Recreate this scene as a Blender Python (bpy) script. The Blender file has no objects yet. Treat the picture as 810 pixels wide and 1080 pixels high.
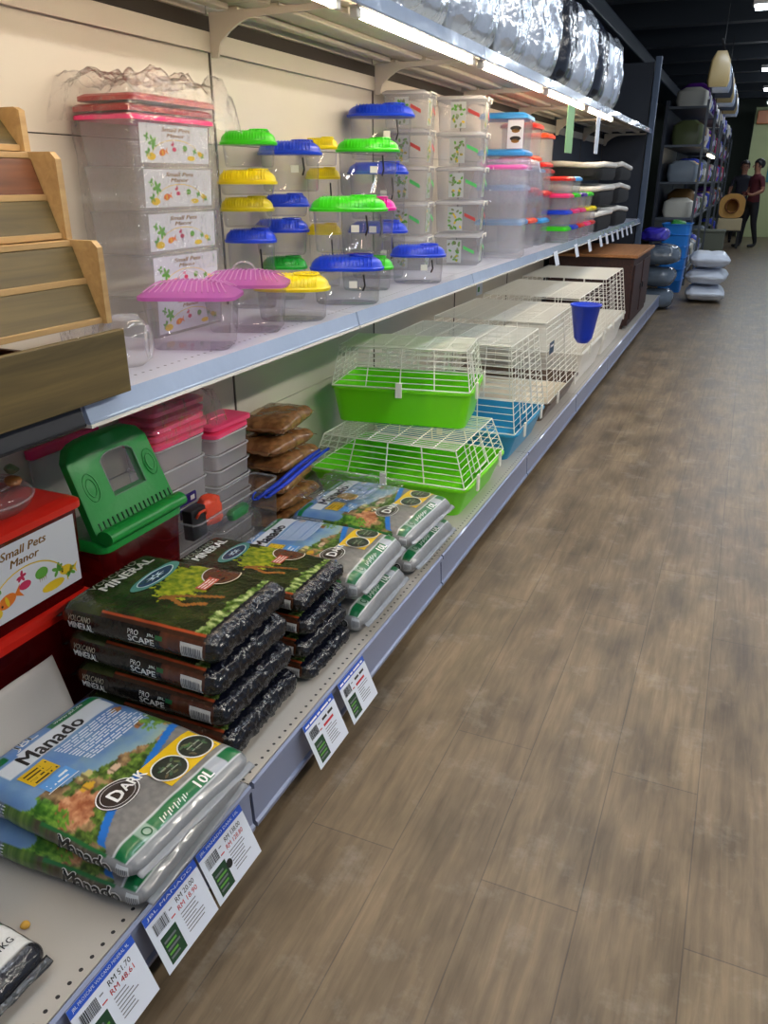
import bpy, bmesh, math, random
from mathutils import Vector, Matrix, noise
random.seed(7)
C = bpy.context.scene.collection
sc = bpy.context.scene
PI = math.pi
R = math.radians

# ------------------------------------------------------------------ materials
MATS = {}
def lin(c):
    return tuple(((x / 12.92) if x <= 0.04045 else ((x + 0.055) / 1.055) ** 2.4) for x in c)
def rgb(r, g, b):
    return lin((r / 255, g / 255, b / 255))
def mat(name, col, rough=0.5, metal=0.0, spec=0.5, bump=0.0, bscale=60.0, coat=0.0, var=0.0, vscale=8.0):
    if name in MATS: return MATS[name]
    m = bpy.data.materials.new(name); m.use_nodes = True
    nt = m.node_tree; b = nt.nodes['Principled BSDF']
    b.inputs['Base Color'].default_value = (*col, 1)
    b.inputs['Roughness'].default_value = rough
    b.inputs['Metallic'].default_value = metal
    b.inputs['Specular IOR Level'].default_value = spec
    b.inputs['Coat Weight'].default_value = coat
    tc = None
    if bump or var:
        tc = nt.nodes.new('ShaderNodeTexCoord')
    if bump:
        n = nt.nodes.new('ShaderNodeTexNoise'); n.inputs['Scale'].default_value = bscale; n.inputs['Detail'].default_value = 3
        bp = nt.nodes.new('ShaderNodeBump'); bp.inputs['Strength'].default_value = bump; bp.inputs['Distance'].default_value = 0.01
        nt.links.new(tc.outputs['Object'], n.inputs['Vector']); nt.links.new(n.outputs['Fac'], bp.inputs['Height'])
        nt.links.new(bp.outputs['Normal'], b.inputs['Normal'])
    if var:
        n = nt.nodes.new('ShaderNodeTexNoise'); n.inputs['Scale'].default_value = vscale; n.inputs['Detail'].default_value = 4
        nt.links.new(tc.outputs['Object'], n.inputs['Vector'])
        mx = nt.nodes.new('ShaderNodeMix'); mx.data_type = 'RGBA'
        mx.inputs['A'].default_value = (*[max(0, c * (1 - var)) for c in col], 1)
        mx.inputs['B'].default_value = (*[min(1, c * (1 + var)) for c in col], 1)
        nt.links.new(n.outputs['Fac'], mx.inputs['Factor']); nt.links.new(mx.outputs['Result'], b.inputs['Base Color'])
    MATS[name] = m
    return m
def emit(name, col, s):
    if name in MATS: return MATS[name]
    m = bpy.data.materials.new(name); m.use_nodes = True
    nt = m.node_tree; nt.nodes.clear()
    e = nt.nodes.new('ShaderNodeEmission'); e.inputs['Color'].default_value = (*col, 1); e.inputs['Strength'].default_value = s
    o = nt.nodes.new('ShaderNodeOutputMaterial'); nt.links.new(e.outputs[0], o.inputs[0])
    MATS[name] = m; return m
def clear(name, tint=(1, 1, 1), haze=0.10, hazecol=(0.8, 0.8, 0.85), rough=0.08, gl=1.0, bump=0.0, bscale=30.0):
    """thin clear plastic: see-through, a little milky, with reflections that grow at grazing angles"""
    if name in MATS: return MATS[name]
    m = bpy.data.materials.new(name); m.use_nodes = True
    nt = m.node_tree; nt.nodes.clear()
    N = nt.nodes.new; L = nt.links.new
    t = N('ShaderNodeBsdfTransparent'); t.inputs['Color'].default_value = (*tint, 1)
    d = N('ShaderNodeBsdfDiffuse'); d.inputs['Color'].default_value = (*hazecol, 1)
    g = N('ShaderNodeBsdfGlossy'); g.inputs['Roughness'].default_value = rough
    m1 = N('ShaderNodeMixShader'); m1.inputs[0].default_value = haze
    tl = N('ShaderNodeBsdfTranslucent'); tl.inputs['Color'].default_value = (*hazecol, 1)
    m0 = N('ShaderNodeMixShader'); m0.inputs[0].default_value = 0.4; L(d.outputs[0], m0.inputs[1]); L(tl.outputs[0], m0.inputs[2])
    L(t.outputs[0], m1.inputs[1]); L(m0.outputs[0], m1.inputs[2])
    f = N('ShaderNodeLayerWeight'); f.inputs['Blend'].default_value = 0.5
    pw = N('ShaderNodeMath'); pw.operation = 'POWER'; pw.inputs[1].default_value = 3.5; L(f.outputs['Facing'], pw.inputs[0])
    mu = N('ShaderNodeMath'); mu.operation = 'MULTIPLY_ADD'; mu.inputs[1].default_value = 0.42 * gl; mu.inputs[2].default_value = 0.045 * gl; mu.use_clamp = True
    L(pw.outputs[0], mu.inputs[0])
    m2 = N('ShaderNodeMixShader'); L(mu.outputs[0], m2.inputs[0]); L(m1.outputs[0], m2.inputs[1]); L(g.outputs[0], m2.inputs[2])
    if bump:
        tc = N('ShaderNodeTexCoord'); n = N('ShaderNodeTexNoise'); n.inputs['Scale'].default_value = bscale; n.inputs['Detail'].default_value = 3
        bp = N('ShaderNodeBump'); bp.inputs['Strength'].default_value = bump; bp.inputs['Distance'].default_value = 0.02
        L(tc.outputs['Object'], n.inputs['Vector']); L(n.outputs['Fac'], bp.inputs['Height'])
        L(bp.outputs['Normal'], g.inputs['Normal']); L(bp.outputs['Normal'], f.inputs['Normal'])
    o = N('ShaderNodeOutputMaterial'); L(m2.outputs[0], o.inputs[0])
    MATS[name] = m; return m
def printed(name, rough=0.3, coat=0.2, bump=0.25, bscale=25.0, spec=0.5, attr='print'):
    """plastic film or card whose printed design is the mesh's own colour attribute"""
    if name in MATS: return MATS[name]
    m = mat(name, (0.5, 0.5, 0.5), rough=rough, bump=bump, bscale=bscale, coat=coat, spec=spec)
    nt = m.node_tree; a = nt.nodes.new('ShaderNodeAttribute'); a.attribute_name = attr
    nt.links.new(a.outputs['Color'], nt.nodes['Principled BSDF'].inputs['Base Color'])
    return m

# ------------------------------------------------------------------ mesh helpers
def box(bm, x0, x1, y0, y1, z0, z1, M=None):
    vs = [bm.verts.new((x, y, z)) for z in (z0, z1) for (x, y) in ((x0, y0), (x1, y0), (x1, y1), (x0, y1))]
    if M is not None:
        for v in vs: v.co = M @ v.co
    for f in ((3, 2, 1, 0), (4, 5, 6, 7), (0, 1, 5, 4), (1, 2, 6, 5), (2, 3, 7, 6), (3, 0, 4, 7)):
        bm.faces.new([vs[i] for i in f])
    return vs
def bbox(bm, x0, x1, y0, y1, z0, z1, b=0.004, M=None):
    """box with its edges rounded off"""
    t = bmesh.new(); box(t, x0, x1, y0, y1, z0, z1)
    bmesh.ops.bevel(t, geom=list(t.edges), offset=b, segments=2, affect='EDGES', profile=0.5)
    join(bm, t, M)
def join(bm, t, M=None):
    mp = {}
    for v in t.verts: mp[v] = bm.verts.new(M @ v.co if M is not None else v.co)
    for f in t.faces:
        try:
            nf = bm.faces.new([mp[v] for v in f.verts]); nf.material_index = f.material_index; nf.smooth = f.smooth
        except ValueError: pass
    t.free()
def loft(bm, loops, cap0=True, cap1=True, closed=True):
    rows = [[bm.verts.new(p) for p in lp] for lp in loops]
    for a, b in zip(rows, rows[1:]):
        n = len(a)
        for i in range(n if closed else n - 1):
            j = (i + 1) % n
            bm.faces.new((a[i], a[j], b[j], b[i]))
    if cap0: bm.faces.new(rows[0][::-1])
    if cap1: bm.faces.new(rows[-1])
    return rows
def rrect(w, d, r, z=0.0, n=4, cx=0, cy=0):
    r = min(r, w / 2 - 1e-4, d / 2 - 1e-4)
    pts = []
    for k, (sx, sy) in enumerate(((1, 1), (-1, 1), (-1, -1), (1, -1))):
        for i in range(n + 1):
            a = (k + i / n) * PI / 2
            pts.append((cx + sx * (w / 2 - r) + r * math.cos(a), cy + sy * (d / 2 - r) + r * math.sin(a), z))
    return pts
def sellipse(w, d, e, z, n=40, cx=0, cy=0):
    pts = []
    for i in range(n):
        a = 2 * PI * i / n; c, s = math.cos(a), math.sin(a)
        pts.append((cx + w / 2 * math.copysign(abs(c) ** (2 / e), c), cy + d / 2 * math.copysign(abs(s) ** (2 / e), s), z))
    return pts
def tub(bm, w, d, h, r=0.02, taper=0.9, t=0.002, rim=0.006, n=4, z=0.0, rimh=0.006):
    """open-topped tray with real wall thickness and an outward rim"""
    lo = lambda k, zz, off=0: rrect(w * k - 2 * off, d * k - 2 * off, r, z + zz, n)
    loft(bm, [lo(taper, 0), lo(1, h - rimh), rrect(w + 2 * rim, d + 2 * rim, r + rim, z + h - rimh, n), rrect(w + 2 * rim, d + 2 * rim, r + rim, z + h, n),
              lo(1, h, t), lo(taper, t, t)])
def tube(bm, pts, r, n=6, closed=False, caps=True):
    pts = [Vector(p) for p in pts]; m = len(pts); rows = []
    up = Vector((0, 0, 1)); prev = None
    for i, p in enumerate(pts):
        a = pts[(i - 1) % m] if (closed or i > 0) else p
        b = pts[(i + 1) % m] if (closed or i < m - 1) else p
        d = (b - a)
        if d.length < 1e-9: d = Vector((0, 0, 1))
        d.normalize()
        if prev is None:
            s = d.cross(up)
            if s.length < 0.01: s = d.cross(Vector((1, 0, 0)))
        else:
            s = prev - d * prev.dot(d)
            if s.length < 1e-6: s = d.cross(up)
        s.normalize(); prev = s; q = d.cross(s)
        rr = r[i] if isinstance(r, (list, tuple)) else r
        rows.append([bm.verts.new(p + (s * math.cos(2 * PI * k / n) + q * math.sin(2 * PI * k / n)) * rr) for k in range(n)])
    for i in range(m if closed else m - 1):
        a, b = rows[i], rows[(i + 1) % m]
        for k in range(n):
            j = (k + 1) % n
            bm.faces.new((a[k], a[j], b[j], b[k]))
    if caps and not closed:
        bm.faces.new(rows[0][::-1]); bm.faces.new(rows[-1])
def lathe(bm, prof, n=32, cap0=False, cap1=False, M=None):
    rows = [[(r * math.cos(2 * PI * k / n), r * math.sin(2 * PI * k / n), z) for k in range(n)] for r, z in prof]
    if M is not None: rows = [[tuple(M @ Vector(p)) for p in rw] for rw in rows]
    loft(bm, rows, cap0, cap1)
def link(o, parent=None):
    C.objects.link(o)
    if parent is not None: o.parent = parent
    return o
def obj(name, bm, m, parent=None, smooth=False, loc=None, rot=None, fix=True):
    if fix: bmesh.ops.recalc_face_normals(bm, faces=bm.faces)
    me = bpy.data.meshes.new(name); bm.to_mesh(me); bm.free()
    if smooth:
        for p in me.polygons: p.use_smooth = True
    ms = m if isinstance(m, (list, tuple)) else [m]
    for x in ms: me.materials.append(x)
    o = bpy.data.objects.new(name, me)
    if smooth and smooth != 'all':
        try: me.set_sharp_from_angle(angle=R(40))
        except Exception: pass
    if loc: o.location = loc
    if rot: o.rotation_euler = rot
    return link(o, parent)
def tag(o, label, cat, group=None, kind=None):
    if label: o['label'] = label
    if cat: o['category'] = cat
    if group: o['group'] = group
    if kind: o['kind'] = kind
    return o
def thing(name, label, cat, loc=(0, 0, 0), rz=0.0, group=None):
    o = bpy.data.objects.new(name, None); o.empty_display_size = 0.05
    o.location = loc; o.rotation_euler = (0, 0, rz)
    link(o); return tag(o, label, cat, group)
def struct(name, bm, m, **k):
    o = obj(name, bm, m, **k); o['kind'] = 'structure'; return o
def copy_tree(o, parent=None):
    c = o.copy(); C.objects.link(c)
    if parent is not None: c.parent = parent
    for ch in list(o.children): copy_tree(ch, c)
    return c
def dup(root, label, loc, rz=0.0, group=None, scale=None):
    c = copy_tree(root); c.location = loc; c.rotation_euler = (0, 0, rz); c['label'] = label
    if group: c['group'] = group
    if scale: c.scale = scale
    return c
# lettering: returns a list of triangles [(x,y),(x,y),(x,y)] of a text set to a given box
_tx = {}
def text_tris(s, bold=0.0, shear=0.0, res=2):
    k = (s, bold, shear)
    if k in _tx: return _tx[k]
    cu = bpy.data.curves.new('t', 'FONT'); cu.body = s; cu.size = 1; cu.offset = bold; cu.shear = shear; cu.resolution_u = res
    cu.align_x = 'LEFT'; cu.fill_mode = 'FRONT'
    o = bpy.data.objects.new('t', cu); C.objects.link(o)
    dg = bpy.context.evaluated_depsgraph_get(); dg.update()
    me = bpy.data.meshes.new_from_object(o.evaluated_get(dg)); me.calc_loop_triangles()
    tris = [[tuple(me.vertices[i].co[:2]) for i in t.vertices] for t in me.loop_triangles]
    bpy.data.objects.remove(o); bpy.data.curves.remove(cu); bpy.data.meshes.remove(me)
    xs = [p[0] for t in tris for p in t]; ys = [p[1] for t in tris for p in t]
    if not xs: return [], 1, 1
    x0, y0 = min(xs), min(ys)
    r = ([[(p[0] - x0, p[1] - y0) for p in t] for t in tris], max(xs) - x0, max(ys) - y0)
    _tx[k] = r; return r
def put_text(bm, s, fn, x, y, w=None, h=None, bold=0.0, mi=0, shear=0.0, clay=None, col=None, ang=0.0):
    """letters as flat faces; fn maps (x, y) of the printed face to 3-D; box anchored at its lower corner"""
    if s[0] == '~':                       # small print too fine to read: rows of word-length strokes
        rd = random.Random(int(x * 1e5) + int(y * 7e5)); h = h or w / 8; k = 0.0
        while k < w - h:
            ww = min(rd.uniform(1.6, 5.0) * h, w - k)
            a0, a1 = x + k * math.cos(ang), x + (k + ww) * math.cos(ang)
            add_poly(bm, [(a0, y), (a1, y), (a1, y + h * 0.62), (a0, y + h * 0.62)], fn, mi, clay, col); k += ww + 0.55 * h
        return
    tris, tw, th = text_tris(s, 0.0, shear)
    b = min(bold, 0.06) * 0.55            # heavier strokes: the letters printed again a little to each side
    if b > 0.002: tris = [[(p[0] + b + dx, p[1] + b + dy) for p in t] for dx, dy in ((-b, 0), (b, 0), (0, b * 0.6), (0, -b * 0.6)) for t in tris]; tw += 2 * b; th += 2 * b
    sx = (w / tw) if w else h / th; sy = (h / th) if h else w / tw
    ca, sa = math.cos(ang), math.sin(ang)
    for t in tris:
        q = [(a * sx, b * sy) for a, b in t]
        q = [(x + a * ca - b * sa, y + a * sa + b * ca) for a, b in q]
        add_poly(bm, q, fn, mi, clay, col)
def add_poly(bm, q, fn, mi=0, clay=None, col=None):
    vs = [bm.verts.new(fn(a, b)) for a, b in q]
    try: f = bm.faces.new(vs)
    except ValueError: return
    f.material_index = mi
    if clay is not None:
        for v in vs: v[clay] = (*col, 1)
def quadprint(bm, x0, y0, x1, y1, fn, n=1, m=1, mi=0, clay=None, col=None):
    for i in range(n):
        for j in range(m):
            a0, a1 = x0 + (x1 - x0) * i / n, x0 + (x1 - x0) * (i + 1) / n
            b0, b1 = y0 + (y1 - y0) * j / m, y0 + (y1 - y0) * (j + 1) / m
            add_poly(bm, [(a0, b0), (a1, b0), (a1, b1), (a0, b1)], fn, mi, clay, col)
def disc(bm, cx, cy, rx, ry, fn, n=24, mi=0, clay=None, col=None, ang=0.0):
    ca, sa = math.cos(ang), math.sin(ang)
    if max(rx, ry) > 0.03:                # large prints follow the film: rings of small facets
        pt = lambda i, k: (cx + k * rx * math.cos(2 * PI * i / n) * ca - k * ry * math.sin(2 * PI * i / n) * sa, cy + k * rx * math.cos(2 * PI * i / n) * sa + k * ry * math.sin(2 * PI * i / n) * ca)
        for q in range(6):
            for i in range(n):
                k0, k1 = q / 6, (q + 1) / 6
                add_poly(bm, [pt(i, k0), pt(i, k1), pt(i + 1, k1), pt(i + 1, k0)] if q else [(cx, cy), pt(i, k1), pt(i + 1, k1)], fn, mi, clay, col)
        return
    P = []
    for i in range(n):
        a, b = rx * math.cos(2 * PI * i / n), ry * math.sin(2 * PI * i / n)
        P.append((cx + a * ca - b * sa, cy + a * sa + b * ca))
    add_poly(bm, P, fn, mi, clay, col)
def ring(bm, cx, cy, rx, ry, t, fn, n=28, mi=0, clay=None, col=None, ang=0.0):
    ca, sa = math.cos(ang), math.sin(ang)
    def pt(i, k):
        a, b = (rx + k) * math.cos(2 * PI * i / n), (ry + k) * math.sin(2 * PI * i / n)
        return (cx + a * ca - b * sa, cy + a * sa + b * ca)
    for i in range(n):
        add_poly(bm, [pt(i, 0), pt(i, t), pt(i + 1, t), pt(i + 1, 0)], fn, mi, clay, col)
# clear films and colours used in several places
WHITE = (0.8, 0.8, 0.8); BLACK = (0.012, 0.012, 0.014)
M_film = clear('clear_film', haze=0.04, hazecol=(0.95, 0.95, 1.0), rough=0.09, gl=1.7, bump=1.0, bscale=26)
M_clear = clear('clear_plastic', haze=0.07, rough=0.06, gl=1.2)
M_frost = clear('milky_plastic', haze=0.24, hazecol=(0.86, 0.86, 0.90), rough=0.2, gl=0.9)
M_steel = mat('cream_steel', rgb(212, 204, 188), 0.45, var=0.05, vscale=3)
M_wire = mat('white_wire', rgb(244, 242, 232), 0.35)
def plas(name, r, g, b, rough=0.32, **k): return mat(name, rgb(r, g, b), rough, **k)
P_blue = plas('blue_plastic', 20, 62, 205); P_green = plas('green_plastic', 58, 205, 22)
P_yel = plas('yellow_plastic', 236, 214, 16); P_mag = plas('magenta_plastic', 228, 22, 158)
P_pink = plas('pink_plastic', 246, 62, 128); P_red = plas('red_plastic', 205, 34, 22)
P_lime = plas('lime_plastic', 118, 222, 24); P_black = plas('black_plastic', 22, 22, 24, 0.4)
P_sky = plas('sky_blue_plastic', 58, 150, 220); P_white = plas('white_plastic', 244, 240, 230)
P_dgreen = plas('dark_green_plastic', 26, 146, 58, 0.35, bump=0.15, bscale=40)
P_oran = plas('orange_plastic', 240, 78, 40); P_purple = plas('purple_plastic', 70, 40, 150)
M_ink_white = mat('white_ink', rgb(240, 240, 238), 0.5); M_ink_black = mat('black_ink', rgb(18, 18, 20), 0.5)
M_ink_red = mat('red_ink', rgb(196, 40, 50), 0.5); M_ink_blue = mat('blue_ink', rgb(40, 84, 190), 0.5)
M_card = mat('white_card', rgb(214, 220, 232), 0.45); M_ink_grey = mat('grey_ink', rgb(110, 110, 118), 0.5)
M_ink_green = mat('green_ink', rgb(20, 60, 34), 0.5); M_ink_lgreen = mat('leaf_green_ink', rgb(96, 160, 60), 0.5)
M_ink_yel = mat('yellow_ink', rgb(225, 190, 40), 0.5); M_ink_brown = mat('brown_ink', rgb(140, 100, 34), 0.5)
M_ink_orange = mat('orange_ink', rgb(225, 120, 40), 0.5)
# ------------------------------------------------------------------ camera
CAMH = 1.35
cam = bpy.data.objects.new('camera', bpy.data.cameras.new('camera'))
f_ = 830.0; vx, vy = 797 - 405, 540 - 190
v = Vector((vx, vy, f_)).normalized()
up = Vector((0, f_, -vy)).normalized()
# world axes written in camera axes (right, up, forward); Y is along the aisle, X across it
ny = v; nz = up; nx = Vector((ny.y * nz.z - ny.z * nz.y, ny.z * nz.x - ny.x * nz.z, ny.x * nz.y - ny.y * nz.x))
if nx.x < 0: nx = -nx
col = lambda k: Vector((nx[k], ny[k], nz[k]))
Mc = Matrix((col(0), col(1), -col(2))).transposed().to_4x4(); Mc.translation = (0, 0, CAMH)
cam.matrix_world = Mc
cam.data.sensor_fit = 'VERTICAL'; cam.data.sensor_height = 24; cam.data.lens = f_ / 1080 * 24; cam.data.clip_start = 0.02
C.objects.link(cam); sc.camera = cam
sc.view_settings.view_transform = 'Standard'; sc.view_settings.look = 'None'; sc.view_settings.gamma = 1; sc.view_settings.use_curve_mapping = False
sc.view_settings.exposure = 0.0
sc.cycles.max_bounces = 10; sc.cycles.transparent_max_bounces = 40; sc.cycles.diffuse_bounces = 4; sc.cycles.glossy_bounces = 4
sc.cycles.sample_clamp_indirect = 4.0; sc.cycles.caustics_reflective = False; sc.cycles.caustics_refractive = False
sc.cycles.use_denoising = True

# ------------------------------------------------------------------ setting
WX = -1.56                # back panel of the shelving
BX = -0.77; BZ = 0.18     # base shelf front edge and deck height
UX = -1.075; UZ = 0.967   # wall shelf front edge and deck height
CZ = 1.80                 # canopy shelf underside
Y0 = -0.11; BAY = 1.19; NB = 8; YE = Y0 + BAY * NB
def floor_mat():
    m = bpy.data.materials.new('worn_wood_planks'); m.use_nodes = True
    nt = m.node_tree; N = nt.nodes.new; L = nt.links.new; b = nt.nodes['Principled BSDF']
    tc = N('ShaderNodeTexCoord'); mp = N('ShaderNodeMapping'); mp.inputs['Rotation'].default_value = (0, 0, PI / 2)
    mp.inputs['Location'].default_value = (0.0, 0.1, 0)
    L(tc.outputs['Object'], mp.inputs['Vector'])
    br = N('ShaderNodeTexBrick'); br.offset = 0.37; br.inputs['Scale'].default_value = 1
    br.inputs['Brick Width'].default_value = 1.2; br.inputs['Row Height'].default_value = 0.2; br.inputs['Mortar Size'].default_value = 0.0016
    br.inputs['Mortar Smooth'].default_value = 0.4; br.inputs['Bias'].default_value = 0
    br.inputs['Color1'].default_value = (*rgb(130, 112, 88), 1); br.inputs['Color2'].default_value = (*rgb(120, 103, 82), 1)
    br.inputs['Mortar'].default_value = (*rgb(96, 84, 70), 1)
    L(mp.outputs[0], br.inputs['Vector'])
    g1 = N('ShaderNodeMapping'); g1.inputs['Scale'].default_value = (34, 2.6, 1); L(tc.outputs['Object'], g1.inputs['Vector'])
    n1 = N('ShaderNodeTexNoise'); n1.inputs['Scale'].default_value = 1.6; n1.inputs['Detail'].default_value = 8; n1.inputs['Roughness'].default_value = 0.65; n1.inputs['Distortion'].default_value = 0.6
    L(g1.outputs[0], n1.inputs['Vector'])
    g2 = N('ShaderNodeMapping'); g2.inputs['Scale'].default_value = (5, 1.9, 1); L(tc.outputs['Object'], g2.inputs['Vector'])
    n2 = N('ShaderNodeTexNoise'); n2.inputs['Scale'].default_value = 1.7; n2.inputs['Detail'].default_value = 6; L(g2.outputs[0], n2.inputs['Vector'])
    r1 = N('ShaderNodeMapRange'); r1.inputs['From Min'].default_value = 0.3; r1.inputs['From Max'].default_value = 0.72; r1.inputs['To Min'].default_value = 0.66; r1.inputs['To Max'].default_value = 1.2
    L(n1.outputs['Fac'], r1.inputs['Value'])
    r2 = N('ShaderNodeMapRange'); r2.inputs['From Min'].default_value = 0.3; r2.inputs['From Max'].default_value = 0.7; r2.inputs['To Min'].default_value = 0.5; r2.inputs['To Max'].default_value = 1.25
    L(n2.outputs['Fac'], r2.inputs['Value'])
    mu = N('ShaderNodeMath'); mu.operation = 'MULTIPLY'; L(r1.outputs[0], mu.inputs[0]); L(r2.outputs[0], mu.inputs[1])
    mx = N('ShaderNodeMix'); mx.data_type = 'RGBA'; mx.blend_type = 'MULTIPLY'; mx.inputs['Factor'].default_value = 1
    L(br.outputs['Color'], mx.inputs['A']); L(mu.outputs[0], mx.inputs['B'])
    # scuffs: pale worn patches and dark knots
    n3 = N('ShaderNodeTexNoise'); n3.inputs['Scale'].default_value = 7.5; n3.inputs['Detail'].default_value = 9; n3.inputs['Roughness'].default_value = 0.7; L(tc.outputs['Object'], n3.inputs['Vector'])
    r3 = N('ShaderNodeMapRange'); r3.inputs['From Min'].default_value = 0.54; r3.inputs['From Max'].default_value = 0.74; r3.inputs['To Max'].default_value = 0.3
    L(n3.outputs['Fac'], r3.inputs['Value'])
    m2 = N('ShaderNodeMix'); m2.data_type = 'RGBA'; m2.inputs['B'].default_value = (*rgb(176, 168, 158), 1)
    L(r3.outputs[0], m2.inputs['Factor']); L(mx.outputs['Result'], m2.inputs['A'])
    vo = N('ShaderNodeTexVoronoi'); vo.inputs['Scale'].default_value = 3.2; vo.inputs['Randomness'].default_value = 1
    g3 = N('ShaderNodeMapping'); g3.inputs['Scale'].default_value = (1.6, 0.9, 1); L(tc.outputs['Object'], g3.inputs['Vector']); L(g3.outputs[0], vo.inputs['Vector'])
    r4 = N('ShaderNodeMapRange'); r4.inputs['From Min'].default_value = 0.02; r4.inputs['From Max'].default_value = 0.09; r4.inputs['To Min'].default_value = 0.5; r4.inputs['To Max'].default_value = 0.0
    L(vo.outputs['Distance'], r4.inputs['Value'])
    m3 = N('ShaderNodeMix'); m3.data_type = 'RGBA'; m3.inputs['B'].default_value = (*rgb(72, 60, 48), 1)
    L(r4.outputs[0], m3.inputs['Factor']); L(m2.outputs['Result'], m3.inputs['A'])
    L(m3.outputs['Result'], b.inputs['Base Color'])
    rr = N('ShaderNodeMapRange'); rr.inputs['To Min'].default_value = 0.3; rr.inputs['To Max'].default_value = 0.52; L(n2.outputs['Fac'], rr.inputs['Value'])
    L(rr.outputs[0], b.inputs['Roughness']); b.inputs['Specular IOR Level'].default_value = 0.45
    bp = N('ShaderNodeBump'); bp.inputs['Strength'].default_value = 0.12; bp.inputs['Distance'].default_value = 0.004
    L(n1.outputs['Fac'], bp.inputs['Height']); L(bp.outputs['Normal'], b.inputs['Normal'])
    return m
bm = bmesh.new(); box(bm, -4.2, 3.0, -2.0, 27.0, -0.06, 0.0); struct('floor', bm, floor_mat())
M_dark = mat('dark_ceiling_paint', rgb(34, 40, 50), 0.7, var=0.25, vscale=1.5)
bm = bmesh.new(); box(bm, -4.2, 3.0, -2.0, 27.0, 3.45, 3.55); struct('ceiling', bm, M_dark)
for i, y in enumerate((8.6, 10.4, 12.2, 14.0, 15.8, 17.6, 19.4, 21.2, 23)):
    bm = bmesh.new(); box(bm, -4.2, 3.0, y, y + 0.12, 3.2, 3.45); box(bm, -4.2, 3.0, y - 0.04, y + 0.16, 3.17, 3.2)
    struct('trim_%d' % (i + 1), bm, mat('ceiling_beam_paint', rgb(44, 52, 60), 0.6))
for i, (x, w) in enumerate(((-2.3, 0.5), (0.9, 0.4))):
    bm = bmesh.new(); bbox(bm, x, x + w, 7.0, 26.9, 2.98, 3.16, 0.02); o = struct('trim_%d' % (i + 20), bm, mat('duct_paint', rgb(58, 70, 82), 0.5))
# back panels of the shelving: cream steel sheets with joints, slotted uprights
bm = bmesh.new(); box(bm, WX - 0.05, WX - 0.012, Y0, YE, 0, 2.45)
for k in range(NB):
    ya, yb = Y0 + k * BAY + 0.004, Y0 + (k + 1) * BAY - 0.004
    for za, zb in ((0.0, 0.56), (0.563, 1.0), (1.003, 1.4505), (1.4535, 1.752), (1.8, 2.45)):
        box(bm, WX - 0.012, WX, ya, yb, za, zb)
M_dpanel = mat('dark_panel', rgb(44, 50, 62), 0.5)
o = struct('wall_left', bm, [M_steel, M_dpanel, mat('joint_dark', rgb(60, 52, 44), 0.7)])
for p in o.data.polygons:
    if p.center.x < WX - 0.011 or p.center.x < WX - 0.001 and False: p.material_index = 2
    elif p.center.y > 6.5: p.material_index = 1
for k in range(NB + 1):
    y = Y0 + k * BAY
    bm = bmesh.new()
    box(bm, WX + 0.0005, WX + 0.004, y - 0.0035, y + 0.0035, 0.2, 1.75)
    struct('trim_%d' % (40 + k), bm, mat('upright_dark', rgb(92, 84, 74), 0.6))
bm = bmesh.new()
for k in range(NB): box(bm, WX + 0.001, WX + 0.016, Y0 + k * BAY + 0.006, Y0 + (k + 1) * BAY - 0.006, 1.7, 1.752)
struct('trim_60', bm, M_steel)
bm = bmesh.new(); bbox(bm, -1.11, -1.05, YE + 0.004, YE + 0.064, 0.0, 2.5, 0.004); struct('trim_61', bm, mat('post_grey', rgb(92, 106, 128), 0.35, metal=0.3))
bm = bmesh.new(); box(bm, WX - 0.05, -1.12, YE + 0.02, YE + 0.04, 0.0, 2.45); struct('trim_62', bm, M_dpanel)
# far walls
M_green = mat('pale_green_paint', rgb(196, 206, 150), 0.6, var=0.1, vscale=2)
bm = bmesh.new(); box(bm, -4.2, 3.0, 26.9, 27.0, 0, 3.45); struct('wall_back', bm, mat('far_wall_paint', rgb(96, 104, 92), 0.7, var=0.2, vscale=1.0))
bm = bmesh.new(); box(bm, -4.25, -4.2, -2.0, 27, 0, 3.45); struct('wall_side', bm, M_dark)
bm = bmesh.new(); box(bm, -0.25, 3.0, 23.5, 23.6, 0, 3.0); struct('wall_right', bm, M_green)

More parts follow.
